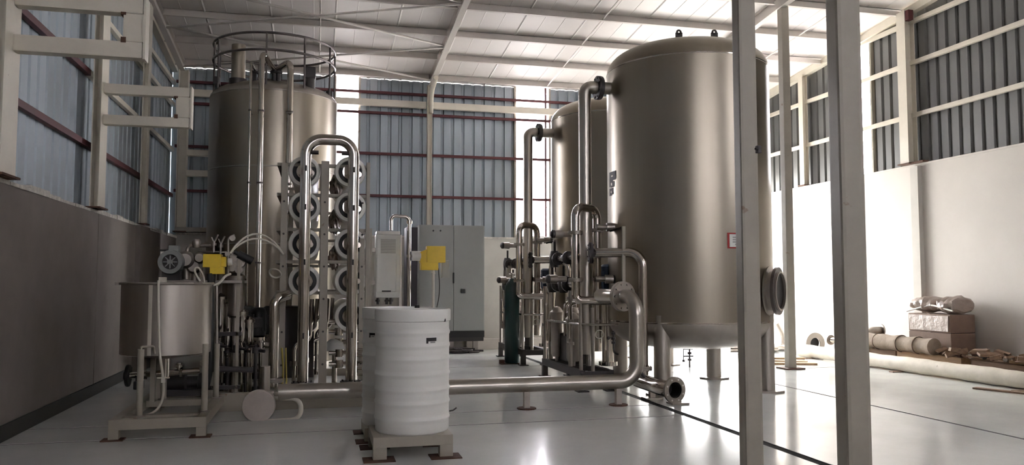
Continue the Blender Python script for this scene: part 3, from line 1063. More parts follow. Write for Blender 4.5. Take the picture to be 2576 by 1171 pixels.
# ------------------------------------------------------------------ big floor header pipe with elbow, in front of the near skid
YH = 8.02
t = thing('header_pipe', 'thick floor-level header pipe running past the white drums, rising at an elbow', 'pipe', (1.5, YH, 0))
zc = at_y(1300, 969, YH).z
rp = 0.078
xv = at_y(1601, 860, YH).x
zv = at_y(1600, 752, YH).z
e1 = at_y(1556, 757, 9.05)
xl = at_y(700, 1023, YH).x
mb = MB().tube([(xl, YH, zc), (xv, YH, zc), (xv, YH, zv + 0.02), (xv - 0.10, YH + 0.85, zv + 0.02)], rp, seg=28, fillet=0.2, n=12)
finish('pipe', mb, M['pipe'], t)
fl = Vector((xv - 0.05, YH + 0.26, zv + 0.02))
mb = MB().flange((fl.x, fl.y, fl.z), (-0.35, 1, 0), 0.08, 0.165, 0.026, 10, 0.011)
finish('flange', mb, M['dull'], t)
for (px, py) in ((1328, 1032), (1556, 1021)):
    q = at_z(px, py, 0.0)
    mb = MB().box(q.x - 0.03, q.x + 0.03, YH - 0.03, YH + 0.03, 0.01, zc - rp * 0.8)
    g = finish('support', mb, M['dull'], t)
    mb = MB().cyl((q.x, YH, 0), (q.x, YH, 0.014), 0.10, seg=10, smooth=False)
    finish('base_plate', mb, M['rust'], g)
mb = MB().lathe((xv + 0.02, YH, zc + 0.11), (xv + 0.1, YH, zc + 0.03), [(0, 0), (0.02, 0), (0.02, 0.1), (0, 0.1)], 8)
finish('drain_plug', mb, M['dark'], t)

# open flanged outlet pipe lying low beside the near tank leg
f0 = at_d(1690, 981, 8.30)
dirv = Vector((-0.62, -0.78, 0.0)).normalized()
dirv = Vector((0.25, -0.97, 0)).normalized()
t = thing('outlet_pipe', 'short low pipe with an open bolted flange facing out beside the floor channel', 'pipe', (f0.x, f0.y, 0))
back = Vector((f0.x, f0.y, f0.z)) - dirv * 0.18
lft = at_d(1606, 957, 9.05)
mb = MB().tube([f0, back, lft], 0.085, seg=24, fillet=0.12, caps=False)
finish('pipe', mb, M['chrome'], t)
mb = MB().lathe(f0, f0 + dirv, [(0.088, 0.0), (0.088, 0.06)], 28)
mb.lathe(f0, f0 + dirv, [(0.083, 0.03), (0.138, 0.03), (0.138, 0.056), (0.083, 0.056)], 32)
finish('flange', mb, M['dull'], t)
mb = MB().lathe(f0 - dirv * 0.1, f0 + dirv, [(0, 0.0), (0.084, 0.0), (0.084, 0.155)], 24)
finish('bore', mb, M['black'], t)
mb = MB()
u_ = dirv.cross(Vector((0, 0, 1)))
for k in range(8):
    an = 2 * PI * (k + 0.5) / 8
    c = f0 + dirv * 0.057 + (u_ * math.cos(an) + Vector((0, 0, 1)) * math.sin(an)) * 0.112
    mb.cyl(c - dirv * 0.002, c + dirv * 0.002, 0.010, seg=10)
finish('bolt_hole', mb, M['white'], t)
for (px, d) in ((1640, 8.9), (1705, 8.55)):
    q = at_d(px, 990, d)
    mb = MB().box(q.x - 0.1, q.x + 0.1, q.y - 0.08, q.y + 0.08, 0.0, 0.02, bevel=0.004)
    mb.box(q.x - 0.03, q.x + 0.03, q.y - 0.03, q.y + 0.03, 0.02, max(0.05, f0.z - 0.08))
    finish('saddle', mb, M['dull'], t)

# ------------------------------------------------------------------ gas cylinder
gc = at_z(1288, 916, 0)
t = thing('gas_cylinder', 'dark green gas cylinder standing upright before the far pipework', 'cylinder', (gc.x, gc.y, 0))
mb = MB().lathe((gc.x, gc.y, 0), (gc.x, gc.y, 1), [(0, 0.015), (0.11, 0.015), (0.122, 0.03), (0.122, 1.17), (0.115, 1.24), (0.09, 1.30), (0.055, 1.345), (0.035, 1.37), (0, 1.37)], 32)
finish('body', mb, M['green'], t)
mb = MB()
mb.cyl((gc.x, gc.y, 1.36), (gc.x, gc.y, 1.46), 0.022, seg=12)
mb.cyl((gc.x - 0.05, gc.y, 1.43), (gc.x + 0.05, gc.y, 1.43), 0.016, seg=10)
finish('valve', mb, M['dull'], t)
mb = MB().box(gc.x - 0.2, gc.x + 0.1, gc.y - 0.09, gc.y + 0.05, 0.0, 0.015, bevel=0.004)
mb.box(gc.x - 0.21, gc.x - 0.13, gc.y - 0.05, gc.y + 0.03, 0.0, 0.07, bevel=0.01)
finish('base_bracket', mb, M['rust'], t)
# grey elbow pipe standing behind it
p = at_y(1290, 665, 13.3)
t = thing('vent_elbow', 'dark pipe bend rising behind the green gas cylinder', 'pipe', (p.x, p.y, 0))
mb = MB().tube([(p.x - 0.07, p.y, 0.0), (p.x - 0.07, p.y, p.z + 0.02), (p.x + 0.16, p.y, p.z + 0.02)], 0.055, seg=18, fillet=0.12, n=8)
finish('pipe', mb, M['dull'], t)
mb = MB().flange((p.x + 0.15, p.y, p.z + 0.02), (1, 0, 0), 0.05, 0.10, 0.02, 6)
finish('flange', mb, M['dark'], t)
p = at_z(1268, 868, 0.0)
t = thing('floor_valve', 'dark round valve casting lying on the floor behind the green gas cylinder', 'valve', (p.x, p.y, 0))
mb = MB().lathe((p.x - 0.12, p.y, 0.14), (p.x + 0.12, p.y, 0.14), [(0, 0), (0.13, 0.0), (0.14, 0.05), (0.12, 0.09), (0.12, 0.15), (0.14, 0.19), (0.13, 0.24), (0, 0.24)], 24)
finish('casing', mb, M['dark'], t)
mb = MB().cyl((p.x - 0.05, p.y, 0.25), (p.x - 0.1, p.y - 0.02, 0.36), 0.02, seg=10).cyl((p.x + 0.02, p.y, 0.25), (p.x + 0.05, p.y, 0.36), 0.03, seg=10)
finish('stem', mb, M['dull'], t)

# ------------------------------------------------------------------ control cabinet
CY0, CY1 = 14.72, 15.22
cxl, cxr = at_y(1054, 700, CY0).x, at_y(1219, 700, CY0).x
cz0, cz1 = at_y(1140, 834, CY0).z, at_y(1140, 567, CY0).z
t = thing('control_cabinet', 'tall grey two-door electrical cabinet on a black plinth and legs', 'cabinet', ((cxl + cxr) / 2, (CY0 + CY1) / 2, 0))
mb = MB().box(cxl, cxr, CY0 + 0.02, CY1, cz0, cz1, bevel=0.006)
finish('body', mb, M['cabinet'], t)
xm = at_y(1141, 700, CY0).x
for (a, b, k) in ((cxl + 0.012, xm - 0.004, 0), (xm + 0.004, cxr - 0.012, 1)):
    mb = MB().box(a, b, CY0, CY0 + 0.022, cz0 + 0.01, cz1 - 0.012, bevel=0.004)
    dr = finish('door', mb, M['cabinet'], t)
    if k == 0:
        q = at_y(1143, 700, CY0)
        mb = MB().box(q.x - 0.03, q.x - 0.002, CY0 - 0.02, CY0, q.z - 0.1, q.z + 0.1, bevel=0.008)
        finish('handle', mb, M['black'], dr)
        for i, (px, py) in enumerate(((1090, 581), (1099, 580), (1108, 581))):
            q = at_y(px, py, CY0)
            mb = MB().cyl((q.x, CY0 - 0.012, q.z), (q.x, CY0, q.z), 0.016, seg=14)
            finish('pilot_lamp', mb, M['print' if i == 1 else 'black'], dr)
    else:
        q = at_y(1165, 733, CY0)
        mb = MB().box(q.x - 0.04, q.x + 0.04, CY0 - 0.02, CY0, q.z - 0.04, q.z + 0.04, bevel=0.012)
        finish('lock', mb, M['black'], dr)
zp = at_y(1140, 850, CY0).z
mb = MB().box(cxl + 0.005, cxr, CY0 + 0.01, CY1 - 0.01, zp, cz0)
finish('plinth', mb, M['black'], t)
mb = MB().box(cxl + 0.02, cxr - 0.01, CY0 + 0.03, CY1 - 0.02, zp - 0.075, zp)
finish('frame', mb, M['dark'], t)
for fx in (cxl + 0.06, (cxl + cxr) / 2 - 0.0, cxr - 0.28, cxr - 0.16):
    for fy in (CY0 + 0.08, CY1 - 0.1):
        mb = MB().box(fx - 0.045, fx + 0.045, fy - 0.035, fy + 0.035, 0, zp - 0.075)
        finish('leg', mb, M['dull'], t)
p = Vector((2.45, 14.55, 0))
t = thing('cable_heap', 'dark heap of cable lying under the grey cabinet', 'cable', p)
mb = MB()
for k in range(9):
    a = random.uniform(0, 6.28)
    pts = [(p.x + random.uniform(-0.3, 0.4) + 0.22 * math.cos(a + i * 1.1), p.y + 0.12 * math.sin(a + i * 1.1) + random.uniform(0, 0.15), 0.02 + 0.02 * (k % 4)) for i in range(6)]
    mb.tube(pts, 0.018, seg=6, fillet=0.1, n=4)
finish('cable', mb, M['dark'], t)
# narrow dark block filling the gap between the white unit and the cabinet
a, b = at_y(1022, 700, 13.9).x, at_y(1050, 700, 13.9).x
z1 = at_y(1030, 572, 13.9).z
t = thing('dark_upright', 'narrow black upright block beside the grey cabinet', 'panel', ((a + b) / 2, 14.0, 0))
mb = MB().box(a, b, 13.9, 14.3, 0.05, z1, bevel=0.006)
finish('body', mb, M['navy'], t)
mb = MB().box(a, b, 13.92, 14.28, 0, 0.05)
finish('plinth', mb, M['dark'], t)

# ------------------------------------------------------------------ white wall unit on posts
YW = 12.0
def PW(x, y, Y=YW):
    return at_y(x, y, Y)
a, b = PW(945, 700).x, PW(1008, 700).x
z0, z1 = PW(970, 750).z, PW(970, 590).z
t = thing('analyser_unit', 'pale grey upright instrument box with a vent grille, on a two-post stand', 'instrument', ((a + b) / 2, YW + 0.15, 0))
mb = MB().box(a, b, YW, YW + 0.3, z0, z1, bevel=0.02)
finish('casing', mb, M['applgrey'], t)
mb = MB().box(PW(955, 0).x, PW(1003, 0).x, YW - 0.012, YW, PW(970, 735).z, PW(970, 600).z, bevel=0.01)
cov = finish('front_cover', mb, M['applgrey'], t)
mb = MB()
g0, g1 = PW(963, 638).z, PW(963, 602).z
for k in range(9):
    zz = g0 + (g1 - g0) * (k + 0.5) / 9
    mb.box(PW(964, 0).x, PW(1001, 0).x, YW - 0.018, YW - 0.012, zz - 0.009, zz + 0.007)
finish('vent_grille', mb, M['ventgrey'], cov)
mb = MB().box(PW(968, 0).x, PW(990, 0).x, YW - 0.017, YW - 0.011, PW(970, 735).z, PW(970, 731.5).z)
finish('name_strip', mb, M['ink'], cov)
mb = MB().box(a + 0.01, b - 0.01, YW + 0.02, YW + 0.28, z1, z1 + 0.05, bevel=0.01)
finish('top_tray', mb, M['white'], t)
for (p0, p1) in ((926, 943), (1011, 1017)):
    mb = MB().box(PW(p0, 0).x, PW(p1, 0).x, YW + 0.02, YW + 0.1, 0.0, PW(930, 575 if p0 < 950 else 590).z)
    finish('post', mb, M['cream_d'] if p0 < 950 else M['dull'], t)
mb = MB().box(PW(930, 0).x, PW(1015, 0).x, YW + 0.1, YW + 0.16, z0 + 0.2, z0 + 0.26)
finish('crossbar', mb, M['dull'], t)
mb = MB().box(PW(930, 0).x, PW(1015, 0).x, YW + 0.1, YW + 0.16, z1 - 0.26, z1 - 0.2)
finish('crossbar', mb, M['dull'], t)
mb = MB()
for px in (952, 975, 985):
    q = PW(px, 752)
    mb.cyl((q.x, YW + 0.12, z0 - 0.1), (q.x, YW + 0.12, z0), 0.022, seg=10)
    mb.cyl((q.x, YW + 0.12, z0 - 0.06), (q.x, YW + 0.12, z0 - 0.03), 0.035, seg=8)
finish('cable_gland', mb, M['dark'], t)
# inverted-U pipe beside it
YU = 11.7
q0, q1 = at_y(984, 580, YU), at_y(1030, 580, YU)
zt_ = at_y(1000, 543, YU).z
t = thing('u_pipe', 'slim polished pipe bent over between the pale box and the yellow transmitter', 'pipe', (q1.x, YU, 0))
mb = MB().tube([(q0.x, YU, z1 + 0.055 if False else q0.z), (q0.x, YU, zt_), (q1.x, YU, zt_ - 0.02), (q1.x, YU, 0.02)], 0.026, seg=14, fillet=0.07)
finish('pipe', mb, M['chrome'], t)
for py in (560, 645):
    q = at_y(1030, py, YU)
    mb = MB().cyl((q.x, YU, q.z - 0.02), (q.x, YU, q.z + 0.02), 0.042, seg=12)
    finish('coupling', mb, M['chrome'], t)
mb = MB().cyl((q1.x, YU, 0), (q1.x, YU, 0.02), 0.07, seg=12)
finish('foot', mb, M['dull'], t)


# yellow transmitters
def yellow_device(label, Y, boxpx, neckpx, couppx, body_flip=False):
    x0, y0, x1, y1 = boxpx
    A, B = at_y(x0, y1, Y), at_y(x1, y0, Y)
    t = thing('transmitter', label, 'transmitter', ((A.x + B.x) / 2, Y, A.z), 'yellow transmitters')
    dp = 0.16
    mb = MB().box(A.x, B.x, Y, Y + dp, A.z, B.z, bevel=0.004)
    h = finish('housing', mb, M['yellow'], t)
    n0, n1 = at_y(neckpx[0], neckpx[3], Y), at_y(neckpx[2], neckpx[1], Y)
    mb = MB().box(n0.x, n1.x, Y + 0.003, Y + dp - 0.01, n0.z, A.z + 0.004, bevel=0.004)
    finish('terminal_box', mb, M['yellow'], h)
    c0, c1 = at_y(couppx[0], (couppx[1] + couppx[3]) / 2, Y), at_y(couppx[2], (couppx[1] + couppx[3]) / 2, Y)
    r = (at_y(0, couppx[1], Y).z - at_y(0, couppx[3], Y).z) / 2
    mb = MB().cyl((c0.x, Y + dp / 2, c0.z), (c1.x, Y + dp / 2, c0.z), r, seg=20)
    for sx in (0.3, 0.7):
        mb.cyl((c0.x + (c1.x - c0.x) * sx, Y + dp / 2 - r - 0.004, c0.z + r * 0.45), (c0.x + (c1.x - c0.x) * sx, Y + dp / 2, c0.z + r * 0.45), 0.008, seg=8)
    cp = finish('coupling', mb, M['white'], t)
    return t, h


YY = 11.6
t, h = yellow_device('yellow transmitter in front of the grey cabinet, white coupling at one end', YY, (1074, 620, 1121, 661), (1059, 648, 1103, 680), (1038, 630, 1060, 658))
mb = MB()
A, B = at_y(1058, 662, YY), at_y(1076, 626, YY)
mb.poly([(A.x, YY + 0.02, A.z), (B.x + 0.01, YY + 0.02, A.z), (B.x + 0.01, YY + 0.02, B.z), (A.x, YY + 0.02, B.z - 0.05), (A.x, YY + 0.14, A.z), (B.x + 0.01, YY + 0.14, A.z), (B.x + 0.01, YY + 0.14, B.z), (A.x, YY + 0.14, B.z - 0.05)],
        [(0, 1, 2, 3), (4, 5, 6, 7), (0, 1, 5, 4), (1, 2, 6, 5), (2, 3, 7, 6), (3, 0, 4, 7)])
finish('taper', mb, M['yellow'], h)
s = at_y(1092, 680, YY)
mb = MB().tube([(s.x, YY + 0.08, s.z + 0.02), (s.x, YY + 0.08, 0.012)], 0.022, seg=12).cyl((s.x - 0.004, YY + 0.08, s.z - 0.05), (s.x + 0.004, YY + 0.08, s.z - 0.03), 0.035, seg=10).cyl((s.x, YY + 0.08, 0), (s.x, YY + 0.08, 0.014), 0.08, seg=14)
finish('stand_pipe', mb, M['ivory'], t)
s = at_y(1100, 690, YY)
mb = MB().tube([at_y(1103, 676, YY + 0.1), at_y(1106, 720, YY + 0.1), at_y(1104, 752, YY + 0.1), at_y(1098, 775, YY + 0.1), (at_y(1096, 775, YY + 0.1).x, YY + 0.1, 0.3)], 0.007, seg=6, fillet=0.1)
finish('signal_cable', mb, M['dark'], t)
A, B = at_y(1107, 700, YY + 0.3), at_y(1127, 656, YY + 0.3)
mb = MB().box(A.x, B.x, YY + 0.16, YY + 0.26, A.z, B.z, bevel=0.006).box(A.x, B.x, YY + 0.15, YY + 0.165, A.z, (A.z + B.z) / 2)
jb = finish('junction_box', mb, M['ventgrey'], t)

# ------------------------------------------------------------------ railed tank at the back left
T3 = Vector((-0.72, 13.7, 0))
R3 = 1.02
t = thing('railed_tank', 'tall dark stainless tank with a ring guard rail on its roof', 'tank', T3)
tank3 = t
Z3 = 4.30
mb = MB().lathe(T3, T3 + Vector((0, 0, 1)), [(R3, 0.05), (R3, Z3)], 96)
finish('shell', mb, M['steel'], t)
mb = MB().lathe(T3, T3 + Vector((0, 0, 1)), [(R3, Z3)] + [(R3 * math.cos(a) ** 0.7, Z3 + 0.26 * math.sin(a)) for a in [PI / 2 * k / 10 for k in range(1, 10)]] + [(0, Z3 + 0.26)], 96)
finish('top_dome', mb, M['steel_b'], t)
for z in (Z3, 3.1, 1.9):
    mb = MB().lathe(T3, T3 + Vector((0, 0, 1)), [(R3 - 0.002, z - 0.012), (R3 + 0.004, z - 0.005), (R3 + 0.004, z + 0.005), (R3 - 0.002, z + 0.012)], 96)
    finish('weld_seam', mb, M['steel_b'], t)
mb = MB().lathe(T3, T3 + Vector((0, 0, 1)), [(R3 + 0.05, 0.0), (R3 + 0.05, 0.05), (R3 - 0.1, 0.05)], 64)
finish('base_ring', mb, M['dull'], t)
RR = 0.975
for z in (5.2, 4.93):
    mb = MB().ring((T3.x, T3.y, z), (0, 0, 1), RR, 0.021, 64, 8)
    finish('rail_ring', mb, M['rail'], t)
for an in (-150, -162, -95, -60, -25, 5, 60, 110, 160):
    a = math.radians(an)
    x, y = T3.x + RR * math.cos(a), T3.y + RR * math.sin(a)
    mb = MB().cyl((x, y, Z3 - 0.03), (x, y, 5.2), 0.016, seg=10)
    finish('rail_post', mb, M['rail'], t)
# vent stack, nozzles on the roof
q = at_y(600, 150, 13.1)
mb = MB().cyl((q.x, 13.1, Z3 + 0.1), (q.x, 13.1, at_y(600, 114, 13.1).z), 0.108, seg=24)
v_ = finish('vent_stack', mb, M['steel'], t)
mb = MB().cyl((q.x, 13.1, Z3 + 0.12), (q.x, 13.1, Z3 + 0.22), 0.135, seg=24)
finish('vent_collar', mb, M['dark'], v_)
q = at_y(780, 185, 13.0)
mb = MB().box(q.x - 0.09, q.x + 0.09, 12.95, 13.15, q.z - 0.08, q.z + 0.1, bevel=0.02).cyl((q.x, 13.05, Z3 + 0.02), (q.x, 13.05, q.z - 0.07), 0.08, seg=16)
finish('level_sensor', mb, M['dark'], t)
for px in (640, 690, 700):
    q = at_y(px, 180, 12.95)
    mb = MB().cyl((q.x, 12.95, Z3 + 0.03), (q.x, 12.95, q.z), 0.04, seg=14).cyl((q.x, 12.95, q.z - 0.03), (q.x, 12.95, q.z), 0.065, seg=14)
    finish('nozzle', mb, M['dark'], t)
for (px, py, an) in ((545, 200, 0), (828, 235, 0)):
    q = at_y(px, py, 13.4)
    mb = MB().box(q.x - 0.05, q.x + 0.05, 13.35, 13.5, q.z - 0.08, q.z + 0.04, bevel=0.01)
    finish('lifting_lug', mb, M['dark'], t)
# pipes down the front of the tank
def tank_pipe(label, pts, r, mm='chrome'):
    p_ = [Vector(q) for q in pts]
    t = thing('down_pipe', label, 'pipe', (p_[-1].x, p_[-1].y, 0), 'pipes down the railed tank')
    mb = MB().tube(p_, r, seg=16, fillet=r * 3.2, n=8)
    finish('pipe', mb, M[mm], t)
    for zz in (1.6, 2.8, 3.9):
        mb = MB().cyl((p_[-1].x, p_[-1].y, zz - 0.012), (p_[-1].x, p_[-1].y, zz + 0.012), r + 0.007, seg=14)
        mb.box(p_[-1].x - 0.012, p_[-1].x + 0.012, p_[-1].y, T3.y - math.sqrt(max(0.01, R3 ** 2 - (p_[-1].x - T3.x) ** 2)) + 0.002, zz - 0.012, zz + 0.012)
        finish('pipe_bracket', mb, M['rail'], t)


Yp = 12.45
q = at_y(632, 155, Yp); e = at_y(642, 178, 12.95)
tank_pipe('thinnest pipe down the front of the railed tank, crossing the hose arch', [(e.x, 12.95, e.z - 0.05), (e.x, 12.95, e.z), (q.x, Yp, q.z), (q.x, Yp, at_y(632, 640, Yp).z), (q.x, Yp, 0.02)], 0.02)
q = at_y(660, 128, Yp); e = at_y(690, 178, 12.95)
tank_pipe('tallest pipe down the front of the railed tank, beside the thinnest pipe', [(e.x, 12.95, e.z - 0.05), (e.x, 12.95, e.z), (q.x, Yp, q.z), (q.x, Yp, 0.02)], 0.043)
q = at_y(731, 148, Yp); e = at_y(700, 178, 12.95)
tank_pipe('pipe with a high gooseneck, running down behind the vessel rack', [(e.x, 12.95, e.z - 0.05), (e.x, 12.95, q.z - 0.04), (q.x, Yp + 0.1, q.z), (q.x, Yp, 0.02)], 0.05)

# ------------------------------------------------------------------ reverse osmosis rack
YP_, YV, YR = 9.1, 9.2, 8.75
t = thing('membrane_rack', 'rack of horizontal pressure vessels with white end rings and two tall front pipes', 'machine', (0.15, 10.0, 0))
rack = t
def PV(x, y, Y=YV):
    return at_y(x, y, Y)
posts = ((705, 721, 410), (806, 826, 405), (905, 917, 600))
for (p0, p1, pt) in posts:
    a, b, z1 = at_y(p0, 600, YP_).x, at_y(p1, 600, YP_).x, at_y(p0, pt, YP_).z
    mb = MB().box(a, b, YP_, YP_ + 0.07, 0.09, z1, bevel=0.004)
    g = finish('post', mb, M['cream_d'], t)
    mb = MB()
    for k in range(6):
        mb.cyl(((a + b) / 2, YP_ - 0.003, 0.4 + k * 0.36), ((a + b) / 2, YP_ + 0.01, 0.4 + k * 0.36), 0.012, seg=8)
    finish('bolt', mb, M['dark'], g)
    mb = MB().box(a, b, 11.6, 11.67, 0.09, z1, bevel=0.004)
    finish('post', mb, M['cream_d'], t)
a = at_y(921, 600, YP_).x
b = at_y(930, 600, YP_).x
mb = MB().box(a, b, YP_ + 0.03, YP_ + 0.10, 0.09, at_y(925, 408, YP_).z, bevel=0.004)
finish('post', mb, M['cream_d'], t)
xl_, xm_, xr_ = at_y(705, 0, YP_).x, at_y(816, 0, YP_).x, at_y(930, 0, YP_).x
for py in (413, 489, 577, 659, 738):
    zz = at_y(760, py, YP_).z
    for yy in (YP_ + 0.07, 11.53):
        mb = MB().box(xl_, xr_, yy, yy + 0.05, zz - 0.018, zz + 0.018)
        finish('shelf_bar', mb, M['cream_d'], t)
    for xx in (xl_ + 0.02, xm_, xr_ - 0.02):
        mb = MB().box(xx - 0.02, xx + 0.02, YP_ + 0.1, 11.6, zz - 0.018, zz + 0.018)
        finish('shelf_runner', mb, M['dull'], t)
mb = MB().box(at_y(700, 0, 8.62).x - 0.5, xr_ + 0.1, 8.58, 8.66, 0.0, 0.18, bevel=0.004)
finish('base_beam', mb, M['cream_d'], t)
mb = MB().box(xl_ - 0.1, xr_ + 0.1, 11.5, 11.6, 0.0, 0.1)
finish('base_beam', mb, M['cream_d'], t)
for xx in (xl_ + 0.04, xm_, xr_ - 0.05):
    mb = MB().box(xx - 0.05, xx + 0.05, 8.66, 11.5, 0.0, 0.09)
    finish('base_runner', mb, M['cream_d'], t)
rows_l, rows_r = (433, 522, 615, 708), (434, 522, 615, 708, 796)
first = None
for (px, rows) in ((766, rows_l), (881, rows_r)):
    for py in rows:
        c = PV(px, py)
        if first is None:
            rv = 38.5 * 9.05 / 2000
            mb = MB().lathe((c.x, YV + 0.02, c.z), (c.x, YV + 1.02, c.z), [(rv - 0.018, 0), (rv - 0.018, 2.3), (0, 2.32)], 40)
            v0 = finish('pressure_vessel', mb, M['vessel'], t)
            mb = MB().lathe((c.x, YV - 0.05, c.z), (c.x, YV + 1, c.z), [(rv - 0.045, 0.03), (rv - 0.04, 0.0), (rv - 0.006, 0.0), (rv, 0.012), (rv, 0.13), (rv - 0.012, 0.14)], 44)
            finish('end_ring', mb, M['ring'], v0)
            mb = MB().lathe((c.x, YV - 0.02, c.z), (c.x, YV + 1, c.z), [(rv - 0.04, 0.0), (rv * 0.45, 0.0), (rv * 0.45, 0.03), (rv - 0.04, 0.03)], 40)
            finish('black_seal', mb, M['black'], v0)
            mb = MB().lathe((c.x, YV - 0.035, c.z), (c.x, YV + 1, c.z), [(0, 0), (rv * 0.5, 0.0), (rv * 0.53, 0.02), (0, 0.02)], 32)
            mb.cyl((c.x, YV - 0.12, c.z), (c.x, YV - 0.03, c.z), 0.03, seg=14)
            mb.cyl((c.x + 0.055, YV - 0.09, c.z), (c.x + 0.055, YV - 0.03, c.z), 0.016, seg=10)
            mb.cyl((c.x - 0.05, YV - 0.07, c.z - 0.03), (c.x - 0.05, YV - 0.03, c.z - 0.03), 0.014, seg=10)
            finish('end_plate', mb, M['chrome'], v0)
            first = (v0, c)
        else:
            v0, c0 = first
            n_ = v0.copy()
            COL.objects.link(n_)
            n_.parent = t
            n_.location = Vector((c.x - c0.x, 0, c.z - c0.z))
            for chd in list(v0.children):
                k_ = chd.copy()
                COL.objects.link(k_)
                k_.parent = n_
# the tall front pipes joined by an inverted U
a, b = at_y(765, 700, YR), at_y(886, 700, YR)
zt_ = at_y(825, 352, YR).z
for nm, q in (('feed', a), ('brine', b)):
    pass
mb = MB().tube([(a.x, YR, 0.22), (a.x, YR, zt_), (b.x, YR, zt_), (b.x, YR, 0.22)], 0.059, seg=26, fillet=0.17, n=14)
ff = finish('front_pipe', mb, M['chrome'], t)
for q in (a, b):
    mb = MB().flange((q.x, YR, at_y(765, 967, YR).z), (0, 0, 1), 0.06, 0.115, 0.02, 8, 0.010)
    finish('flange', mb, M['dark'], ff)
    mb = MB().cyl((q.x, YR, 0.09), (q.x, YR, 0.16), 0.022, seg=12).cyl((q.x, YR, 0.08), (q.x, YR, 0.09), 0.10, seg=14)
    finish('foot', mb, M['dull'], ff)
    mb = MB()
    for py in (425, 522, 660, 845):
        z_ = at_y(765, py, YR).z
        mb.box(q.x - 0.006, q.x + 0.012, YR - 0.066, YR + 0.03, z_ - 0.03, z_ + 0.03, bevel=0.004)
    finish('port_mark', mb, M['black'], ff)
for q in (a, b):
    for py in (433, 522, 615, 708):
        z_ = at_y(765, py, YR).z
        mb = MB().cyl((q.x + 0.06, YR + 0.0, z_), (q.x + 0.06, YV - 0.02, z_), 0.018, seg=10)
        mb.cyl((q.x + 0.06, YR + 0.05, z_), (q.x + 0.06, YR + 0.13, z_), 0.03, seg=12)
        finish('port_branch', mb, M['chrome'], t)
    z_ = at_y(800, 384, YR).z
    mb = MB().cyl((q.x + (0.05 if q is a else -0.05), YR, z_), (q.x + (0.13 if q is a else -0.13), YR, z_), 0.022, seg=12)
    finish('plug', mb, M['dark'], t)
# short riser to the left with its elbow
q = at_y(690, 800, 8.85)
e = at_y(690, 752, 8.85)
mb = MB().tube([(q.x, 8.85, 0.2), (q.x, 8.85, e.z), (q.x + 0.14, 8.95, e.z + 0.04)], 0.052, seg=22, fillet=0.12, n=8)
rr = finish('short_riser', mb, M['chrome'], t)
mb = MB().flange((q.x, 8.85, 0.27), (0, 0, 1), 0.055, 0.1, 0.02, 8, 0.009)
finish('flange', mb, M['dull'], rr)
# round cover plate and stub
c = at_y(663, 897, 9.0)
mb = MB().lathe((c.x, 9.0, c.z), (c.x, 9.1, c.z), [(0, 0), (0.15, 0), (0.15, 0.018), (0, 0.018)], 36)
dp_ = finish('cover_disc', mb, M['dull'], t)
mb = MB()
for k in range(4):
    an = PI * 0.3 + k * PI / 2
    mb.cyl((c.x + 0.11 * math.cos(an), 8.995, c.z + 0.11 * math.sin(an)), (c.x + 0.11 * math.cos(an), 9.003, c.z + 0.11 * math.sin(an)), 0.013, seg=10)
finish('bolt_hole', mb, M['black'], dp_)
mb = MB().tube([at_y(709, 876, 9.03), at_y(713, 930, 9.03), at_y(710, 975, 9.03)], 0.010, seg=8).tube([at_y(719, 876, 9.03), at_y(721, 975, 9.03)], 0.008, seg=8)
finish('earth_cable', mb, M['cable_y'], t)
# small pipework, instruments and valves between the vessels and the floor
mb = MB()
for k in range(5):
    q = at_y(742 + 14 * k, 770, 10.0 + 0.2 * k)
    mb.tube([(q.x, q.y, 0.1), (q.x, q.y, 0.55 + 0.12 * (k % 3)), (q.x + 0.18, q.y + 0.1, 0.6 + 0.12 * (k % 3)), (q.x + 0.2, q.y + 0.1, 1.1)], 0.024, seg=12, fillet=0.07)
    mb.cyl((q.x, q.y, 0.3), (q.x, q.y, 0.36), 0.05, seg=14)
finish('lower_pipework', mb, M['chrome'], t)
c = at_y(842, 868, 9.8)
mb = MB().lathe((c.x, 9.8, c.z - 0.07), (c.x, 9.8, c.z + 1), [(0, 0), (0.11, 0), (0.115, 0.03), (0.10, 0.1), (0.05, 0.135), (0, 0.14)], 24)
bl = finish('instrument_head', mb, M['applgrey'], t)
mb = MB().cyl((c.x, 9.8, 0.1), (c.x, 9.8, c.z - 0.07), 0.03, seg=12).cyl((c.x, 9.8, c.z - 0.1), (c.x, 9.8, c.z - 0.06), 0.07, seg=12)
finish('instrument_stem', mb, M['chrome'], t)
for k in range(5):
    z_ = 0.35 + k * 0.12
    mb = MB().tube([(b.x - 0.22, 9.6 + 0.1 * k, z_), (b.x + 0.25, 9.6 + 0.1 * k, z_)], 0.028, seg=12)
    mb.cyl((b.x + 0.06, 9.6 + 0.1 * k, z_ - 0.05), (b.x + 0.06, 9.6 + 0.1 * k, z_ + 0.05), 0.04, seg=12)
    mb.cyl((b.x - 0.1, 9.6 + 0.1 * k, z_ - 0.045), (b.x - 0.1, 9.6 + 0.1 * k, z_ + 0.045), 0.05, seg=12)
    finish('manifold_pipe', mb, M['chrome'], t)
for k in range(6):
    q = at_y(905, 880 + 16 * k, 9.0)
    mb = MB().tube([(q.x - 0.04, 9.0, q.z), (q.x + 0.05, 9.0, q.z), (q.x + 0.05, 9.0, q.z + 0.05)], 0.013, seg=8, fillet=0.02)
    finish('sample_cock', mb, M['chrome'], t)
mb = MB().box(xl_ + 0.06, xm_ - 0.06, 10.5, 10.9, 0.1, 1.0, bevel=0.01)
finish('dark_filler', mb, M['dark'], t)  # dark block added as shade below the vessels
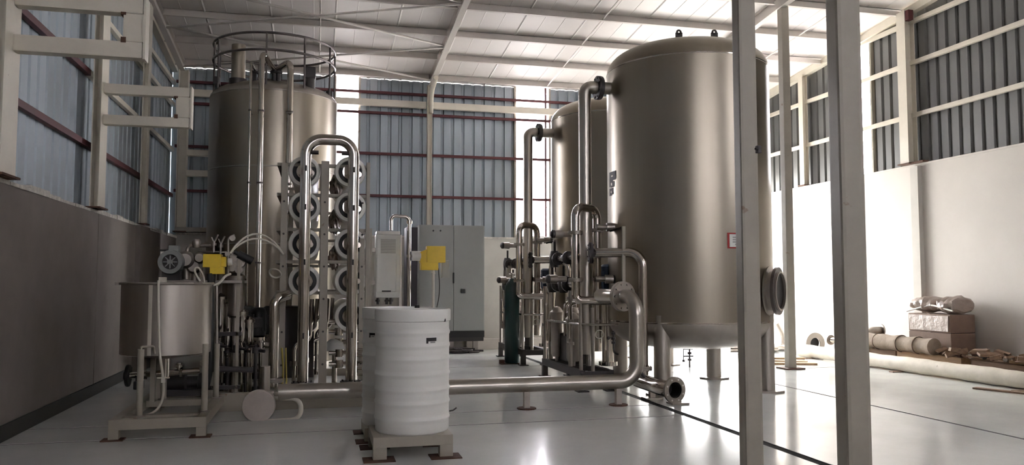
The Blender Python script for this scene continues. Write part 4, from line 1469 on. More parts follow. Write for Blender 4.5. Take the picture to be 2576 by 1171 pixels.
# clear film wound round the right column of vessels
for k, (px, py) in enumerate(((845, 470), (842, 560), (842, 650))):
    c = at_y(px, py, 9.5)
    mb = MB()
    bmesh.ops.create_icosphere(mb.bm, subdivisions=3, radius=1.0)
    for v in mb.bm.verts:
        n_ = 1 + 0.25 * math.sin(7 * v.co.x + 5 * v.co.z + k) * math.cos(9 * v.co.y + 4 * v.co.z)
        v.co = Vector((v.co.x * 0.07 * n_, v.co.y * 0.22 * n_, v.co.z * 0.13 * n_)) + c
    finish('crumpled_film', mb, M['film'], t)

# dark pumps added to darken the space between dosing station and vessel rack
pump = None
for k, (px, yy) in enumerate(((585, 10.3), (622, 10.9), (648, 10.2), (676, 10.8))):
    c = at_y(px, 900, yy)
    lab = ('added vertical pump with dark motor, farthest left in the row behind the blind flange', 'added vertical pump with dark motor, second from the dosing cluster', 'added vertical pump with dark motor, third from the dosing cluster', 'added vertical pump with dark motor, nearest the vessel rack')[k]
    if pump is None:
        t = thing('filler_pump', lab, 'pump', (c.x, yy, 0), 'added vertical pumps')
        mb = MB().box(c.x - 0.12, c.x + 0.12, yy - 0.12, yy + 0.12, 0.0, 0.06, bevel=0.01).cyl((c.x - 0.17, yy, 0.13), (c.x + 0.17, yy, 0.13), 0.045, seg=16)
        finish('base', mb, M['dark'], t)
        mb = MB().lathe((c.x, yy, 0), (c.x, yy, 1), [(0, 0.06), (0.085, 0.06), (0.085, 0.1), (0.066, 0.12), (0.066, 0.58), (0.09, 0.6), (0.09, 0.64), (0.06, 0.66), (0, 0.66)], 24)
        finish('pump_body', mb, M['chrome'], t)
        mb = MB().lathe((c.x, yy, 0), (c.x, yy, 1), [(0, 0.66), (0.085, 0.66), (0.095, 0.7), (0.095, 0.93), (0.08, 0.98), (0.05, 1.0), (0, 1.0)], 24)
        for q in range(12):
            an = 2 * PI * q / 12
            mb.box(c.x + 0.097 * math.cos(an) - 0.006, c.x + 0.097 * math.cos(an) + 0.006, yy + 0.097 * math.sin(an) - 0.006, yy + 0.097 * math.sin(an) + 0.006, 0.71, 0.92)
        mo_ = finish('motor', mb, M['blackpaint'], t)
        mb = MB().box(c.x - 0.05, c.x + 0.05, yy - 0.15, yy - 0.09, 0.76, 0.88, bevel=0.01)
        finish('terminal_box', mb, M['dark'], mo_)
        pump = (t, Vector((c.x, yy, 0)))
    else:
        dup(pump[0], Vector((c.x, yy, 0)) - pump[1], lab)

# blind flange stub on the floor header's left end
c = at_d(650, 1023, 7.5)
t = thing('blind_flange_stub', 'pipe stub closed by a round grey blind flange near the floor', 'pipe', (c.x, c.y, 0))
dv = Vector((0.10, 1, 0)).normalized()
mb = MB().lathe(c, c + dv, [(0, 0), (0.148, 0), (0.152, 0.006), (0.152, 0.024), (0, 0.024)], 44)
finish('blind_disc', mb, M['flange_grey'], t)
mb = MB().lathe(c, c + dv, [(0.09, 0.03), (0.152, 0.03), (0.152, 0.05), (0.09, 0.05)], 40).lathe(c, c + dv, [(0.09, 0.03), (0.09, 0.42)], 28)
finish('pipe', mb, M['dull'], t)
cu = at_y(667, 950, c.y + 0.3)
mb = MB().cyl((cu.x, c.y + 0.3, c.z), (cu.x, c.y + 0.3, at_y(667, 922, c.y + 0.3).z), 0.048, seg=20).cyl((cu.x, c.y + 0.3, c.z + 0.08), (cu.x, c.y + 0.3, c.z + 0.1), 0.085, seg=20)
finish('stub', mb, M['steel_b'], t)
mb = MB().cyl((c.x, c.y + 0.2, 0), (c.x, c.y + 0.2, c.z - 0.05), 0.03, seg=12).box(c.x - 0.08, c.x + 0.08, c.y + 0.12, c.y + 0.28, 0, 0.012)
finish('support', mb, M['dull'], t)
pts = [at_d(690, 1003, 7.62), at_d(757, 1003, 7.62), at_d(757, 1056, 7.62), at_d(668, 1062, 7.55)]
mb = MB().tube(pts, 0.022, seg=14, fillet=0.09, n=8)
finish('drain_loop', mb, M['ivory'], t)

# ------------------------------------------------------------------ mixing tank on its stand, front left
TC = Vector((-1.325, 7.86, 0))
RT = 0.385
zb_, zt_ = 0.665, 1.292
t = thing('mixing_tank', 'open stainless mixing tank on four pipe legs, nearest the dark wall', 'tank', (TC.x, TC.y, 0))
mixer = t
mb = MB().lathe(TC, TC + Vector((0, 0, 1)), [(0, zb_ + 0.03), (RT - 0.006, zb_ + 0.04), (RT - 0.006, zt_), (RT, zt_), (RT, zb_), (RT - 0.03, zb_ - 0.01), (0, zb_ - 0.06)], 64)
finish('shell', mb, M['steel_b'], t)
mb = MB().ring((TC.x, TC.y, zt_), (0, 0, 1), RT + 0.008, 0.012, 64, 8)
finish('rim', mb, M['steel_b'], t)
mb = MB()
for (sx, sy) in ((-1, -0.1),):
    mb.box(TC.x - RT - 0.05, TC.x - RT + 0.01, TC.y - 0.05, TC.y + 0.0, zt_ - 0.012, zt_ + 0.01)
mb.box(TC.x + 0.06, TC.x + 0.34, TC.y - 0.30, TC.y - 0.26, zt_, zt_ + 0.012)
finish('rim_tab', mb, M['dull'], t)
legs = [at_d(350, 1049, 6.72), at_d(512, 1036, 6.95)]
lx0, lx1 = legs[0].x, legs[1].x
ly0, ly1 = 7.36, 8.35
LZ = 0.17
for (lx, ly, tz) in ((lx0, ly0, 0.735), (lx1, ly0 + 0.16, 0.76), (lx0 + 0.02, ly1, 0.7), (lx1, ly1, 0.7)):
    mb = MB().cyl((lx, ly, LZ), (lx, ly, tz), 0.027, seg=16)
    g = finish('leg', mb, M['cream_d'], t)
    mb = MB().cyl((lx, ly, LZ), (lx, ly, LZ + 0.012), 0.05, seg=12)
    finish('foot_plate', mb, M['dull'], g)
mb = MB().tube([(lx0, ly0, 0.735), (lx0, ly0, 0.755), (lx0 + 0.09, ly0 + 0.06, 0.755), (lx0 + 0.09, ly0 + 0.10, 0.69)], 0.010, seg=8, fillet=0.02)
finish('leg_clamp', mb, M['cream_d'], t)
# gauge strip down the front and the clear hose
ga = math.atan2(at_d(387, 800, 6.98).x - TC.x, -(at_d(387, 800, 6.98).y - TC.y))
mb = curved_patch(TC.x, TC.y, RT, ga - 0.042, ga + 0.042, zb_ + 0.005, zt_ + 0.0, 0.006, 3)
finish('gauge_strip', mb, M['ivory'], t)
hp = [at_d(399, 706, 6.88), at_d(398, 760, 6.88), at_d(401, 890, 6.88), at_d(410, 945, 6.88), at_d(413, 985, 6.9), at_d(405, 1020, 6.9), at_d(385, 1042, 6.9), at_d(352, 1047, 6.9)]
mb = MB().tube(hp, 0.011, seg=10, fillet=0.09, n=5)
finish('sight_hose', mb, M['ivory'], t)
h = at_d(411, 955, 6.88)
mb = MB().box(h.x - 0.016, h.x + 0.016, h.y - 0.016, h.y + 0.016, h.z - 0.03, h.z + 0.02, bevel=0.004).cyl((h.x - 0.05, h.y, h.z + 0.012), (h.x + 0.05, h.y, h.z + 0.012), 0.007, seg=8)
finish('hose_tap', mb, M['ivory'], t)
# discharge piping under the tank
z_ = at_d(370, 943, 7.6).z
pa, pb = at_d(318, 943, 7.5), at_d(500, 938, 7.9)
mb = MB().tube([(pa.x, pa.y, z_), (pb.x, pb.y, z_)], 0.03, seg=16)
for fx in (0.25, 0.5, 0.75):
    c = pa.lerp(pb, fx)
    mb.cyl((c.x - 0.012, c.y, z_), (c.x + 0.012, c.y, z_), 0.048, seg=16)
mb.tube([(TC.x, TC.y, zb_ - 0.05), (TC.x, TC.y, z_ + 0.0)], 0.032, seg=16)
c = pa.lerp(pb, 0.72)
mb.cyl((c.x, c.y, z_), (c.x, c.y, z_ + 0.09), 0.022, seg=12).cyl((c.x, c.y, z_ + 0.05), (c.x, c.y, z_ + 0.075), 0.04, seg=14)
dpip = finish('discharge_pipe', mb, M['chrome'], t)
mb = MB().lathe((pa.x, pa.y, z_), (pa.x + 1, pa.y, z_), [(0, -0.02), (0.04, -0.02), (0.04, 0.0), (0.10, 0.0), (0.105, 0.015), (0.10, 0.03), (0, 0.03)], 28)
finish('handwheel', mb, M['black'], dpip)
mb = MB().box(pa.x + 0.07, pa.x + 0.15, pa.y - 0.05, pa.y + 0.06, z_ - 0.13, z_ - 0.05, bevel=0.015)
mb.cyl((pa.x + 0.11, pa.y, z_ - 0.06), (pa.x + 0.11, pa.y, z_), 0.03, seg=10)
finish('drain_valve', mb, M['black'], dpip)
for (px, dd) in ((383, 7.55), (398, 7.7)):
    q = at_d(px, 1015, dd)
    mb = MB().box(q.x - 0.022, q.x + 0.022, q.y - 0.022, q.y + 0.022, LZ, zb_ - 0.02)
    finish('inner_post', mb, M['cream_d'], t)
q = at_d(455, 985, 8.0)
mb = MB().lathe((q.x - 0.2, q.y, 0.30), (q.x + 1, q.y, 0.30), [(0, 0), (0.07, 0), (0.085, 0.03), (0.085, 0.24), (0.06, 0.26), (0.06, 0.36), (0.09, 0.37), (0.09, 0.42), (0, 0.42)], 22)
mb.box(q.x - 0.18, q.x + 0.2, q.y - 0.09, q.y + 0.09, LZ, 0.235)
finish('transfer_pump', mb, M['dark'], t)
# base stand
sx0, sx1, sy0, sy1 = at_z(272, 1110).x, at_z(518, 1100).x, 7.22, 9.15
t2 = thing('mixer_stand', 'low cream steel stand with square legs under the mixing tank', 'stand', ((sx0 + sx1) / 2, 8.2, 0))
BH = 0.105
mb = MB().box(sx0, sx1, sy0, sy0 + 0.08, LZ - BH + 0.02, LZ, bevel=0.005)
finish('front_beam', mb, M['cream_d'], t2)
mb = MB().box(sx0, sx1, sy1 - 0.08, sy1, LZ - BH + 0.02, LZ, bevel=0.005)
finish('rear_beam', mb, M['cream_d'], t2)
for xx in (sx0, sx1 - 0.08):
    mb = MB().box(xx, xx + 0.08, sy0 + 0.08, sy1 - 0.08, LZ - BH + 0.02, LZ, bevel=0.004)
    finish('side_beam', mb, M['cream_d'], t2)
    for yy in (sy0, sy1 - 0.08):
        mb = MB().box(xx, xx + 0.08, yy, yy + 0.08, 0.01, LZ - BH + 0.02, bevel=0.003)
        g = finish('leg', mb, M['cream_d'], t2)
        mb = MB().box(xx - 0.05, xx + 0.12, yy - 0.035, yy + 0.1, 0.0, 0.01)
        finish('foot_plate', mb, M['rust'], g)
for yy in (7.46, 8.35):
    mb = MB().box(sx0 + 0.08, sx1 - 0.08, yy - 0.04, yy + 0.04, LZ - 0.06, LZ)
    finish('cross_beam', mb, M['cream_d'], t2)

# ------------------------------------------------------------------ dosing station behind the mixing tank
YD = 8.75
t = thing('dosing_station', 'dark cluster of pump heads, filters and tubes behind the mixing tank', 'machine', (-0.9, YD, 0))
dose = t
def PD(x, y, Y=YD):
    return at_y(x, y, Y)
# frame
for (px, z1p) in ((408, 700), (540, 640), (600, 640)):
    q = PD(px, 700)
    mb = MB().box(q.x - 0.016, q.x + 0.016, YD, YD + 0.03, 0.0, PD(px, z1p).z, bevel=0.003)
    finish('post', mb, M['cream_d'], t)
    mb = MB().box(q.x - 0.016, q.x + 0.016, YD + 0.52, YD + 0.55, 0.0, PD(px, z1p).z, bevel=0.003)
    finish('post', mb, M['dull'], t)
q0, q1 = PD(400, 706), PD(610, 706)
mb = MB().box(q0.x, q1.x, YD - 0.02, YD + 0.56, q0.z - 0.03, q0.z, bevel=0.004)
finish('deck', mb, M['dull'], t)
for zz in (0.2, 0.75):
    for ya in (YD, YD + 0.52):
        mb = MB().box(q0.x, q1.x, ya, ya + 0.03, zz, zz + 0.04)
        finish('cross_beam', mb, M['dark'], t)
# electric motor facing the camera
c = PD(431, 660)
rm = 0.122
mb = MB().lathe((c.x, YD - 0.08, c.z), (c.x + 0.06, YD + 0.92, c.z), [(rm * 0.62, 0.02), (rm * 0.64, 0.0), (rm * 0.97, 0.0), (rm, 0.02), (rm, 0.1), (rm * 0.9, 0.11), (rm * 0.9, 0.30), (rm * 0.6, 0.33), (0, 0.33)], 36)
for k in range(20):
    an = 2 * PI * k / 20
    mb.box(c.x + rm * 0.93 * math.cos(an) - 0.005, c.x + rm * 0.93 * math.cos(an) + 0.005, YD + 0.04, YD + 0.2, c.z + rm * 0.93 * math.sin(an) - 0.005, c.z + rm * 0.93 * math.sin(an) + 0.005)
mo = finish('motor', mb, M['motor'], t)
mo['label'] = 'grey-green electric motor'
mb = MB().lathe((c.x, YD - 0.07, c.z), (c.x, YD + 0.93, c.z), [(0, 0.01), (rm * 0.64, 0.01), (rm * 0.64, 0.03), (0, 0.03)], 28)
finish('fan_grille', mb, M['dark'], mo)
mb = MB()
for k in range(8):
    an = 2 * PI * k / 8
    mb.bar((c.x, YD - 0.068, c.z), (c.x + rm * 0.55 * math.cos(an), YD - 0.068, c.z + rm * 0.55 * math.sin(an)), 0.012, 0.01)
mb.box(c.x - 0.028, c.x + 0.028, YD - 0.085, YD - 0.06, c.z - 0.018, c.z + 0.022, bevel=0.004)
finish('fan_hub', mb, M['motor'], mo)
q = PD(436, 636)
mb = MB().box(q.x - 0.05, q.x + 0.05, YD, YD + 0.12, c.z + rm - 0.02, c.z + rm + 0.05, bevel=0.008)
finish('terminal_box', mb, M['motor'], mo)
mb = MB().box(c.x - 0.09, c.x + 0.09, YD, YD + 0.2, PD(431, 706).z, c.z - rm * 0.8)
finish('motor_foot', mb, M['dark'], mo)
a, b = PD(399, 652), PD(421, 630)
mb = MB().box(a.x, b.x, YD + 0.05, YD + 0.12, a.z - 0.08, b.z + 0.01, bevel=0.004)
sw = finish('switch_box', mb, M['black'], t)
a, b = PD(401, 645), PD(421, 633)
mb = MB().box(a.x, b.x, YD + 0.042, YD + 0.05, a.z, b.z, bevel=0.002)
finish('switch_plate', mb, M['white'], sw)
a, b = PD(402, 714), PD(421, 698)
mb = MB().box(a.x, b.x, YD - 0.08, YD - 0.02, a.z, b.z, bevel=0.004)
finish('bracket', mb, M['cream'], t)
# gear pump bodies behind the motor
for (px, py, r, L) in ((470, 655, 0.09, 0.26), (490, 672, 0.075, 0.2), (505, 650, 0.06, 0.24)):
    c = PD(px, py, YD + 0.15)
    mb = MB().lathe((c.x, c.y - L / 2, c.z), (c.x, c.y + 1, c.z), [(0, 0), (r * 0.7, 0), (r, 0.03), (r, L * 0.5), (r * 0.8, L * 0.6), (r * 0.8, L), (0, L)], 24)
    mb.cyl((c.x, c.y, c.z - 0.2), (c.x, c.y, c.z), r * 0.45, seg=12)
    finish('pump_head', mb, M['dull'], t)
# upper piping with valves
zz = PD(500, 617).z
q = PD(465, 640)
mb = MB().tube([(q.x, YD + 0.15, PD(465, 690).z), (q.x, YD + 0.15, zz), (PD(535, 617).x, YD + 0.15, zz)], 0.018, seg=12, fillet=0.05)
c = PD(494, 613, YD + 0.15)
mb.lathe((c.x, c.y, c.z - 0.045), (c.x, c.y, c.z + 1), [(0, 0), (0.035, 0), (0.045, 0.03), (0.045, 0.065), (0.03, 0.09), (0, 0.09)], 18)
finish('upper_pipe', mb, M['dull'], t)
for (px, py) in ((538, 612), (555, 616)):
    c = PD(px, py, YD + 0.1)
    mb = MB().cyl((c.x, c.y, c.z - 0.1), (c.x, c.y, c.z + 0.02), 0.014, seg=10)
    mb.tube([(c.x, c.y, c.z), (c.x - 0.025, c.y, c.z + 0.06)], 0.008, seg=8).tube([(c.x, c.y, c.z), (c.x + 0.04, c.y, c.z + 0.09)], 0.010, seg=8)
    mb.cyl((c.x, c.y, c.z - 0.03), (c.x, c.y, c.z + 0.0), 0.026, seg=12)
    finish('lever_valve', mb, M['dull'], t)
for py in (634, 642):
    a, b = PD(500, py, YD + 0.1), PD(590, py + 2, YD + 0.1)
    mb = MB().tube([a, b], 0.012, seg=8)
    finish('tube', mb, M['dull'], t)
mb = MB().tube([PD(574, 690, YD + 0.05), PD(574, 600, YD + 0.05), PD(590, 592, YD + 0.05)], 0.013, seg=10, fillet=0.03)
c = PD(585, 600, YD + 0.05)
mb.lathe((c.x, c.y - 0.03, c.z), (c.x, c.y + 1, c.z), [(0, 0), (0.03, 0), (0.03, 0.05), (0, 0.05)], 18)
finish('gauge_riser', mb, M['dull'], t)
# black actuator cylinder, tilted
a, b = PD(600, 640, YD), PD(635, 658, YD)
mb = MB().cyl(a, b, 0.042, seg=18).cyl(PD(590, 634, YD), a, 0.022, seg=12)
finish('actuator', mb, M['black'], t)
mb = MB()
for (px, py, r) in ((576, 640, 0.035), (592, 652, 0.05), (606, 662, 0.045), (585, 672, 0.05), (602, 680, 0.04)):
    c = PD(px, py, YD + 0.12)
    mb.cyl((c.x, c.y - 0.07, c.z), (c.x, c.y + 0.08, c.z), r, seg=16)
    mb.cyl((c.x, c.y - 0.09, c.z), (c.x, c.y - 0.07, c.z), r * 0.6, seg=10)
finish('valve_cluster', mb, M['dull'], t)
# cartridge filters and sight glasses below
for (px, p0, p1, r, mm) in ((553, 742, 850, 0.05, 'chrome'), (592, 690, 800, 0.085, 'dull'), (607, 780, 862, 0.06, 'chrome'), (572, 760, 900, 0.035, 'chrome'), (625, 800, 870, 0.05, 'chrome')):
    a, b = PD(px, p1, YD + 0.2), PD(px, p0, YD + 0.2)
    L = b.z - a.z
    mb = MB().lathe(a, (a.x, a.y, a.z + 1), [(0, 0), (r * 0.8, 0), (r, 0.02), (r, L - 0.05), (r + 0.015, L - 0.05), (r + 0.015, L - 0.02), (r * 0.7, L), (0, L + 0.02)], 24)
    mb.cyl((a.x, a.y, 0.15), (a.x, a.y, a.z), r * 0.4, seg=10)
    finish('filter_housing', mb, M[mm], t)
for k in range(10):
    q = PD(548 + 12 * k, 870 + 6 * (k % 3), YD + 0.1 + 0.05 * (k % 4))
    mb = MB().cyl((q.x, q.y, 0.1), (q.x, q.y, q.z + 0.05), 0.018, seg=10)
    mb.cyl((q.x, q.y, q.z - 0.03), (q.x, q.y, q.z + 0.03), 0.04, seg=14)
    mb.tube([(q.x, q.y, q.z), (q.x + 0.09, q.y - 0.05, q.z - 0.01)], 0.016, seg=8)
    finish('drain_fitting', mb, M['chrome' if k % 2 else 'dark'], t)
mb = MB().tube([(PD(535, 860).x, YD - 0.05, 0.42), (PD(640, 860).x, YD - 0.05, 0.40)], 0.03, seg=12).tube([(PD(535, 900).x, YD + 0.3, 0.3), (PD(650, 900).x, YD + 0.3, 0.3)], 0.04, seg=12)
finish('lower_header', mb, M['dark'], t)
# black hose and ivory hoses
mb = MB().tube([PD(527, 690, 8.45), PD(532, 740, 8.4), PD(533, 840, 8.4), PD(530, 930, 8.4), PD(520, 975, 8.4)], 0.027, seg=12, fillet=0.2)
finish('black_hose', mb, M['black'], t)
mb = MB().tube([PD(545, 720, 8.5), PD(545, 880, 8.5), PD(542, 985, 8.5)], 0.016, seg=10)
finish('conduit', mb, M['dull'], t)
for r_, dz in ((0.010, 0), (0.010, 12)):
    pts = []
    for k in range(13):
        u = k / 12
        px = 579 + (713 - 579) * u
        py = 640 - (54 - dz) * 4 * u * (1 - u) * 1.0 - 0 + (-4) * u
        arch = math.sin(PI * min(1, u * 1.0)) ** 0.8
        py = 638 - (50 - dz) * arch - 0 * u + 2 * u
        pts.append(PD(px, py, 8.7 + 0.35 * u))
    mb = MB().tube(pts, r_, seg=10)
    finish('hose_arch', mb, M['ivory'], t)
lp = [PD(503, 708, 8.6), PD(493, 692, 8.6), PD(489, 680, 8.6), PD(492, 674, 8.6), PD(500, 674, 8.6), PD(507, 684, 8.6), PD(513, 698, 8.6), PD(514, 712, 8.6)]
mb = MB().tube(lp, 0.011, seg=10, fillet=0.03)
finish('hose_loop', mb, M['ivory'], t)
lp = [PD(523, 720, 8.55), PD(545, 718, 8.55), PD(557, 708, 8.6), PD(566, 695, 8.65), PD(580, 690, 8.7)]
mb = MB().tube(lp, 0.013, seg=10, fillet=0.06)
finish('outlet_hose', mb, M['ivory'], t)
c = PD(692, 688, 9.05)
mb = MB().ring(c, (0.3, 1, 0.9), 0.062, 0.009, 32, 8)
finish('hose_coil', mb, M['ivory'], t)
# yellow transmitter of the dosing station
t, h = yellow_device('yellow transmitter above the mixing tank rim, white coupling beside a black actuator', 8.55, (510, 640, 556, 673), (527, 668, 562, 690), (571, 649, 582, 669))
mb = MB()
A, B = at_y(554, 672, 8.55), at_y(567, 644, 8.55)
mb.box(A.x, B.x, 8.57, 8.68, A.z, B.z - 0.01, bevel=0.012)
finish('taper', mb, M['yellow'], h)
a = at_y(535, 700, 8.6)
mb = MB().cyl((a.x, 8.63, at_y(535, 720, 8.6).z), (a.x, 8.63, at_y(535, 688, 8.6).z), 0.022, seg=12)
mb.box(a.x - 0.03, a.x + 0.03, 8.62, 8.9, at_y(535, 722, 8.6).z, at_y(535, 716, 8.6).z)
finish('stem', mb, M['black'], t)

# small loose elbow fitting by the rack
p = at_y(667, 900, 8.9)

# ------------------------------------------------------------------ white drums
def drum(label, c, r, z0, h, stand_h, sx0, sx1, sy0, sy1, slabel):
    t = thing('plastic_drum', label, 'drum', (c.x, c.y, z0), 'white ribbed drums')
    prof = [(0, z0), (r * 0.94, z0), (r * 0.965, z0 + 0.012)]
    zt = z0 + h
    zr = zt - 0.09
    for zz in (0.27, 0.39, 0.49, 0.605, 0.722, 0.82, 0.92):
        zz = z0 + (zz - 0.168) * h / 0.93
        prof += [(r * 0.965, zz - 0.034), (r * 0.965, zz - 0.02), (r * 0.987, zz - 0.005), (r * 0.987, zz + 0.004), (r * 0.966, zz + 0.022), (r * 0.965, zz + 0.034)]
    prof += [(r * 0.965, zr - 0.03), (r * 0.966, zr - 0.005), (r * 0.995, zr), (r, zr + 0.01), (r, zt - 0.012), (r * 0.985, zt)]
    mb = MB().lathe((c.x, c.y, 0), (c.x, c.y, 1), prof, 64)
    b = finish('body', mb, M['drum'], t)
    mb = MB().lathe((c.x, c.y, 0), (c.x, c.y, 1), [(r * 0.985, zt), (r * 0.93, zt), (r * 0.92, zt - 0.02), (r * 0.3, zt + 0.005), (0, zt + 0.006)], 64)
    finish('lid', mb, M['drum'], t)
    return t


D1 = Vector((0.738, 6.26, 0))
d1 = drum('white ribbed plastic drum in front, on its own steel stand', D1, 0.295, 0.168, 0.93, 0.168, 0, 0, 0, 0, '')
D2 = Vector((0.677, 6.905, 0))
d2 = drum('second white ribbed drum, shaded and mostly hidden behind the front drum', D2, 0.295, 0.115, 0.975, 0.115, 0, 0, 0, 0, '')


def drum_label(t, px0, py0, px1, py1, c, r):
    def patch(a_, b_, c_, d_, off=0.004):
        A0, Z1, _ = on_tank(a_, b_, c, r)
        A1, Z0, _ = on_tank(c_, d_, c, r)
        return curved_patch(c.x, c.y, r, A0, A1, Z0, Z1, off, 4)
    w, h = px1 - px0, py1 - py0
    mb = patch(px0, py0, px1, py0 + h * 0.55, 0.004)
    q = patch(px0, py0 + h * 0.5, px0 + w * 0.2, py1, 0.004)
    me_ = bpy.data.meshes.new('tmp')
    q.bm.to_mesh(me_)
    q.bm.free()
    mb.bm.from_mesh(me_)
    bpy.data.meshes.remove(me_)
    l_ = finish('maker_label', mb, M['ink'], t)
    mb = patch(px0 + w * 0.4, py0 + h * 0.65, px0 + w * 0.88, py0 + h * 0.9, 0.004)
    finish('label_print', mb, M['print'], l_)


drum_label(d1, 1072, 851, 1097, 865, D1, 0.286)
drum_label(d2, 930, 838, 944, 850, D2, 0.286)
A0, Z0_, p = on_tank(1117, 806, D1, 0.284)
mb = MB().cyl((p.x, p.y, p.z), (p.x + 0.012, p.y - 0.004, p.z), 0.012, seg=12)
finish('overflow_hole', mb, M['dark'], d1)
p = at_y(1140, 1033, 6.26)
mb = MB().tube([(p.x - 0.03, 6.26, p.z - 0.005), (p.x + 0.0, 6.26, p.z), (p.x + 0.025, 6.25, p.z + 0.02)], 0.006, seg=8)
finish('drain_spout', mb, M['dark'], d1)
mb = MB().cyl((D1.x + 0.03, D1.y - 0.02, 1.104), (D1.x + 0.03, D1.y - 0.02, 1.125), 0.02, seg=12)
finish('cap', mb, M['black'], d1)


def drum_stand(label, x0, x1, y0, y1, h, lw):
    t = thing('drum_stand', label, 'stand', ((x0 + x1) / 2, (y0 + y1) / 2, 0), 'steel stands under the drums')
    for yy in (y0, y1 - 0.06):
        mb = MB().box(x0, x1, yy, yy + 0.06, h - 0.075, h, bevel=0.004)
        finish('beam', mb, M['cream_d'], t)
    for xx in (x0, x1 - 0.06):
        mb = MB().box(xx, xx + 0.06, y0 + 0.06, y1 - 0.06, h - 0.075, h, bevel=0.004)
        finish('beam', mb, M['cream_d'], t)
    mb = MB().box(x0 + 0.06, x1 - 0.06, y0 + 0.06, y1 - 0.06, h - 0.012, h)
    finish('top_plate', mb, M['cream_d'], t)
    for xx in (x0, x1 - lw):
        for yy in (y0, y1 - 0.08):
            mb = MB().box(xx, xx + lw, yy, yy + 0.08, 0.008, h - 0.075, bevel=0.003)
            g = finish('leg', mb, M['cream_d'], t)
            mb = MB().box(xx - 0.07, xx + lw + 0.06, yy - 0.06, yy + 0.12, 0.0, 0.008)
            finish('foot_plate', mb, M['rust'], g)
    return t


drum_stand('cream steel stand with rusty foot plates under the front white drum', 0.42, 1.01, 5.955, 6.5, 0.168, 0.10)
drum_stand('cream steel stand under the shaded rear white drum', 0.40, 0.97, 6.66, 7.16, 0.115, 0.09)

# ------------------------------------------------------------------ right-hand side: wrapped pipe and stores against the white wall
px0, py0 = at_z(2058, 893).x, at_z(2058, 893).y
PXW = 8.30
RW = 0.105
t = thing('wrapped_pipe', 'very long cream-wrapped pipe lying along the foot of the white wall', 'pipe', (PXW, 9.0, 0))
mb = MB()
y = 12.6
prof = []
k = 0
y_end = 4.0
L = y - y_end
q = 0.0
while q < L:
    prof.append((RW * (1 + 0.05 * math.sin(q * 5) + 0.03 * math.sin(q * 17)), q))
    q += 0.09
prof = [(RW * 0.9, 0)] + prof[1:] + [(RW, L)]
mb.lathe((PXW, y, RW + 0.012), (PXW + 0.016, y - 1, RW + 0.012), prof, 20)
finish('wrapping', mb, M['cream_wrap'], t)
mb = MB().lathe((PXW, y + 0.005, RW + 0.012), (PXW, y - 1, RW + 0.012), [(0, 0.0), (RW * 0.85, 0)], 20)
finish('end_cap', mb, M['cream_wrap'], t)
for yy in (12.1, 10.0, 7.9):
    mb = MB().box(PXW - 0.18, PXW + 0.2, yy - 0.04, yy + 0.04, 0, 0.014)
    finish('packing_strip', mb, M['wood_d'], t)


# timber heap under the cartons
def plank(label, x, y, z, L, w, h, rot, m='wood', group='loose planks by the white wall'):
    mb = MB().box(x - w / 2, x + w / 2, y - L / 2, y + L / 2, z, z + h, rot=rot, bevel=0.004)
    o = finish('timber_plank', mb, M[m])
    tag(o, label, 'plank', group)
    return o


random.seed(11)
ROWS = (('against the white wall', 9.03), ('in the middle of the heap', 8.84), ('beside the wrapped pipe', 8.65))
ALONG = ('farthest baulk', 'baulk under the brown roll', 'baulk under the cartons', 'baulk at the frame edge')
for (rn, xx) in ROWS:
    for k in range(4):
        yy = 11.05 - k * 1.32 + random.uniform(-0.06, 0.06)
        plank('rough timber %s, in the row %s' % (ALONG[k], rn), xx, yy, 0.0, 1.22, 0.16, 0.27 + random.uniform(-0.012, 0.0), random.uniform(-0.02, 0.02), 'wood_d' if random.random() < 0.7 else 'wood', 'timber baulks under the cartons')
random.seed(21)
mb = MB()
for k in range(46):
    xx, yy = random.uniform(8.50, 8.72), random.choice((random.uniform(8.5, 9.5), random.uniform(7.2, 9.5)))
    L_, w_, h_ = random.uniform(0.08, 0.30), random.uniform(0.03, 0.1), random.uniform(0.012, 0.06)
    R3_ = Matrix.Rotation(random.uniform(-1.3, 1.3), 3, 'Z') @ Matrix.Rotation(random.uniform(-0.5, 0.5), 3, 'Y') @ Matrix.Rotation(random.uniform(-0.3, 0.3), 3, 'X')
    zb = 0.285 + random.uniform(0.0, 0.08)
    mb.box(xx - w_ / 2, xx + w_ / 2, yy - L_ / 2, yy + L_ / 2, zb, zb + h_, rot=R3_, bevel=0.003)
o = finish('debris', mb, M['wood_d'])
o['kind'] = 'stuff'
tag(o, 'loose brown scraps of wood and card scattered on the timber before the cartons', 'debris')


# cartons
def carton(label, x0, x1, y0, y1, z0, z1, film=True):
    t = thing('carton', label, 'box', ((x0 + x1) / 2, (y0 + y1) / 2, z0), 'cartons against the white wall')
    mb = MB().box(x0, x1, y0, y1, z0, z1, bevel=0.012)
    finish('box', mb, M['carton'], t)
    if film:
        mb = MB().box(x0 - 0.006, x0 + 0.0, y0 + 0.03, y1 - 0.03, z0 + 0.02, z1 - 0.02, bevel=0.002)
        bmesh.ops.subdivide_edges(mb.bm, edges=mb.bm.edges[:], cuts=2)
        for v in mb.bm.verts:
            v.co.x += -0.012 * abs(math.sin(v.co.y * 23 + v.co.z * 9))
        finish('plastic_film', mb, M['film'], t)
    mb = MB().box(x0 - 0.004, x1 + 0.004, (y0 + y1) / 2 - 0.03, (y0 + y1) / 2 + 0.03, z1 - 0.002, z1 + 0.003)
    finish('tape', mb, M['film'], t)
    return t


CX0, CX1, CYa, CYb = 8.72, 9.14, 9.5, 10.32
ZT0 = 0.272
carton('bottom brown carton of the stack beside the wall column', CX0, CX1, CYa, CYb, ZT0, 0.58, False)
carton('middle brown carton of the stack, wrapped in shiny film', CX0, CX1, CYa, CYb, 0.583, 0.845)
